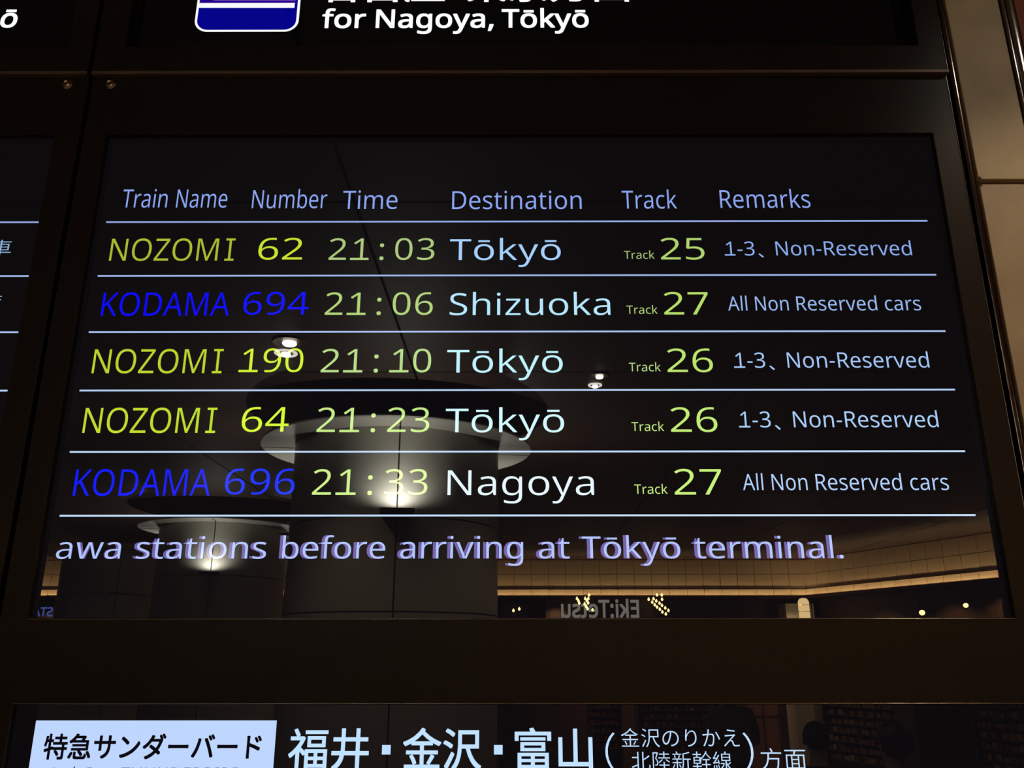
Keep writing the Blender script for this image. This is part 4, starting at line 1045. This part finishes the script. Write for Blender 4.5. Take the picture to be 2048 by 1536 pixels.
struct('trim_5', boxm(-.2, .2, YW, YW + .3, 0, EYE + .70), M['shopdark'])


# ---------------------------------------------------------------- three people in the hall, seen mirrored in the bottom sign
def skin_mesh(name, nodes, edges, m, sub=2):
    """nodes: list of (x, y, z, rx, ry); skin surface grown along the edges"""
    me = bpy.data.meshes.new(name)
    me.from_pydata([n[:3] for n in nodes], edges, [])
    o = bpy.data.objects.new(name, me)
    S.collection.objects.link(o)
    o.modifiers.new('s', 'SKIN').use_smooth_shade = True
    for i, n in enumerate(nodes):
        sv = me.skin_vertices[0].data[i]
        sv.radius = (n[3], n[4])
        sv.use_root = (i == 0)
    sb = o.modifiers.new('d', 'SUBSURF')
    sb.levels = sub
    dg = bpy.context.evaluated_depsgraph_get()
    out = bpy.data.meshes.new_from_object(o.evaluated_get(dg))
    out.name = name
    bpy.data.objects.remove(o)
    for p in out.polygons: p.use_smooth = True
    out.materials.clear()
    out.materials.append(m)
    return out


def body_nodes():
    # facing +y, 1.6 m tall, weight on both feet, hands in front as if reading a phone
    N = [(0, 0, .90, .135, .10), (0, 0, 1.02, .115, .085), (0, -.01, 1.16, .13, .095), (0, -.01, 1.28, .12, .085), (0, 0, 1.345, .055, .055),
         (0, .012, 1.40, .047, .05), (0, .02, 1.46, .066, .078), (0, .018, 1.53, .068, .085), (0, .01, 1.575, .045, .055)]
    E = [(0, 1), (1, 2), (2, 3), (3, 4), (4, 5), (5, 6), (6, 7), (7, 8)]
    for s in (-1, 1):
        b = len(N)
        N += [(s * .085, 0, .82, .082, .085), (s * .095, .012, .47, .055, .058), (s * .10, -.012, .26, .05, .052), (s * .10, -.01, .08, .034, .038), (s * .105, .06, .035, .036, .03), (s * .11, .14, .025, .032, .022)]
        E += [(0, b), (b, b + 1), (b + 1, b + 2), (b + 2, b + 3), (b + 3, b + 4), (b + 4, b + 5)]
        a = len(N)
        N += [(s * .155, -.005, 1.285, .05, .05), (s * .205, -.02, 1.12, .04, .042), (s * .215, -.01, 1.02, .036, .036), (s * .16, .14, 1.04, .03, .03), (s * .10, .25, 1.09, .022, .02), (s * .085, .29, 1.11, .034, .015)]
        E += [(3, a), (a, a + 1), (a + 1, a + 2), (a + 2, a + 3), (a + 3, a + 4), (a + 4, a + 5)]
    return N, E


def person_proto():
    N, E = body_nodes()
    body = skin_mesh('body', N, E, M['skin'])
    # fingers, nose and ears are part of the same body mesh
    bm = bmesh.new()
    bm.from_mesh(body)

    def add_tube(pts, rad):
        prev = None
        for i, (p, r) in enumerate(zip(pts, rad)):
            p = Vector(p)
            d = (Vector(pts[min(i + 1, len(pts) - 1)]) - Vector(pts[max(i - 1, 0)])).normalized()
            u = d.orthogonal().normalized()
            w = d.cross(u)
            ring = [bm.verts.new(p + (u * math.cos(k * math.pi / 4) + w * math.sin(k * math.pi / 4)) * r) for k in range(8)]
            if prev:
                for k in range(8): bm.faces.new((prev[k], prev[(k + 1) % 8], ring[(k + 1) % 8], ring[k]))
            else: bm.faces.new(ring[::-1])
            prev = ring
        bm.faces.new(prev)
    for s in (-1, 1):
        for k, Lf in enumerate((.062, .07, .066, .052)):
            x0 = s * (.062 + k * .018)
            add_tube([(x0, .30, 1.115 - k * .002), (x0 - s * .004, .30 + Lf * .55, 1.125), (x0 - s * .012, .30 + Lf * .85, 1.145), (x0 - s * .02, .30 + Lf * .9, 1.162)], (.0085, .008, .007, .005))
        add_tube([(s * .062, .272, 1.12), (s * .045, .292, 1.138), (s * .036, .315, 1.15)], (.0095, .009, .006))
        add_tube([(s * .072, .012, 1.475), (s * .080, .008, 1.50), (s * .077, .006, 1.515)], (.008, .012, .006))
    add_tube([(0, .098, 1.512), (0, .112, 1.488), (0, .104, 1.478)], (.006, .011, .006))
    bm.to_mesh(body)
    bm.free()
    for p in body.polygons: p.use_smooth = True
    # jacket: shell over trunk and sleeves
    J = [(0, 0, .80, .165, .125), (0, 0, .95, .152, .115), (0, -.01, 1.16, .15, .115), (0, -.01, 1.285, .135, .10), (0, 0, 1.345, .072, .07)]
    JE = [(0, 1), (1, 2), (2, 3), (3, 4)]
    for s in (-1, 1):
        a = len(J)
        J += [(s * .16, -.005, 1.285, .066, .064), (s * .208, -.02, 1.12, .054, .055), (s * .216, -.01, 1.02, .05, .05), (s * .16, .14, 1.04, .04, .04), (s * .112, .232, 1.083, .034, .032)]
        JE += [(3, a), (a, a + 1), (a + 1, a + 2), (a + 2, a + 3), (a + 3, a + 4)]
    jacket = skin_mesh('jacket', J, JE, M['coat'])
    T_ = [(0, 0, .92, .142, .108)]
    TE = []
    for s in (-1, 1):
        b = len(T_)
        T_ += [(s * .086, 0, .80, .094, .096), (s * .096, .012, .47, .07, .072), (s * .10, -.012, .26, .064, .066), (s * .10, -.008, .07, .055, .058)]
        TE += [(0, b), (b, b + 1), (b + 1, b + 2), (b + 2, b + 3)]
    trousers = skin_mesh('trousers', T_, TE, M['denim'])
    hb = bmesh.new()
    bmesh.ops.create_uvsphere(hb, u_segments=24, v_segments=16, radius=1)
    for v in hb.verts:
        x, y, z = v.co
        v.co = Vector((x * .086, y * .100 + .000, z * .098 + 1.525))
        if y > .1 and z < .35: v.co.y = min(v.co.y, .045)
        if z < -.5: v.co.y *= .8; v.co.x *= .9
    hm = bpy.data.meshes.new('hair')
    hb.to_mesh(hm); hb.free()
    for p in hm.polygons: p.use_smooth = True
    hm.materials.append(M['hair'])
    shoe = []
    for s in (-1, 1):
        sh = skin_mesh('shoe', [(s * .10, -.045, .042, .042, .04), (s * .104, .05, .038, .044, .036), (s * .11, .15, .028, .04, .026)], [(0, 1), (1, 2)], M['joint'])
        shoe.append(sh)
    eyes = []
    for s in (-1, 1):
        e = bmesh.new()
        bmesh.ops.create_uvsphere(e, u_segments=10, v_segments=8, radius=.009)
        em = bpy.data.meshes.new('eye')
        e.to_mesh(e_me := em); e.free()
        em.materials.append(M['white'])
        eyes.append((em, (s * .028, .094, 1.515)))
    return body, jacket, trousers, hm, shoe, eyes


M['skin'] = plain('skin', (.55, .34, .24), .5)
M['coat'] = plain('dark_coat_cloth', (.03, .03, .034), .8)
M['coat_grey'] = plain('grey_coat_cloth', (.28, .27, .25), .8)
M['coat_pale'] = plain('pale_jacket_cloth', (.42, .42, .42), .8)
M['denim'] = plain('dark_trouser_cloth', (.03, .035, .05), .8)
M['hair'] = plain('black_hair', (.012, .010, .009), .5)
M['hair_grey'] = plain('grey_hair', (.3, .29, .28), .6)
PB = person_proto()
PD = None


def person(x, y, rz, h, coat, hair, label):
    t = thing('person', (x, y, 0), label, 'person', 'people in the hall', rz)
    body, jacket, trousers, hm, shoe, eyes = PB
    k = h / 1.62
    t.scale = (k, k, k)
    for nme, me, mm in (('body', body, M['skin']), ('jacket', jacket, coat), ('trousers', trousers, M['denim']), ('hair', hm, hair)):
        o = bpy.data.objects.new(nme, me)
        link(o, t)
        o.material_slots[0].link = 'OBJECT'
        o.material_slots[0].material = mm
    for sh in shoe: link(bpy.data.objects.new('shoe', sh), t)
    for em, p in eyes:
        o = bpy.data.objects.new('eye', em)
        o.location = p
        link(o, t)
    return t


person(1.81, -4.35, R(188), 1.47, M['coat'], M['hair'], 'dark haired person in a black coat, mirrored right of the last kanji')
person(1.83, -3.25, R(165), 1.55, M['coat_grey'], M['hair'], 'person with bushy black hair and grey jacket, mirrored furthest right')
person(2.12, -7.8, R(20), 1.66, M['coat_pale'], M['hair_grey'], 'grey haired person in a pale jacket, mirrored behind the closing bracket')
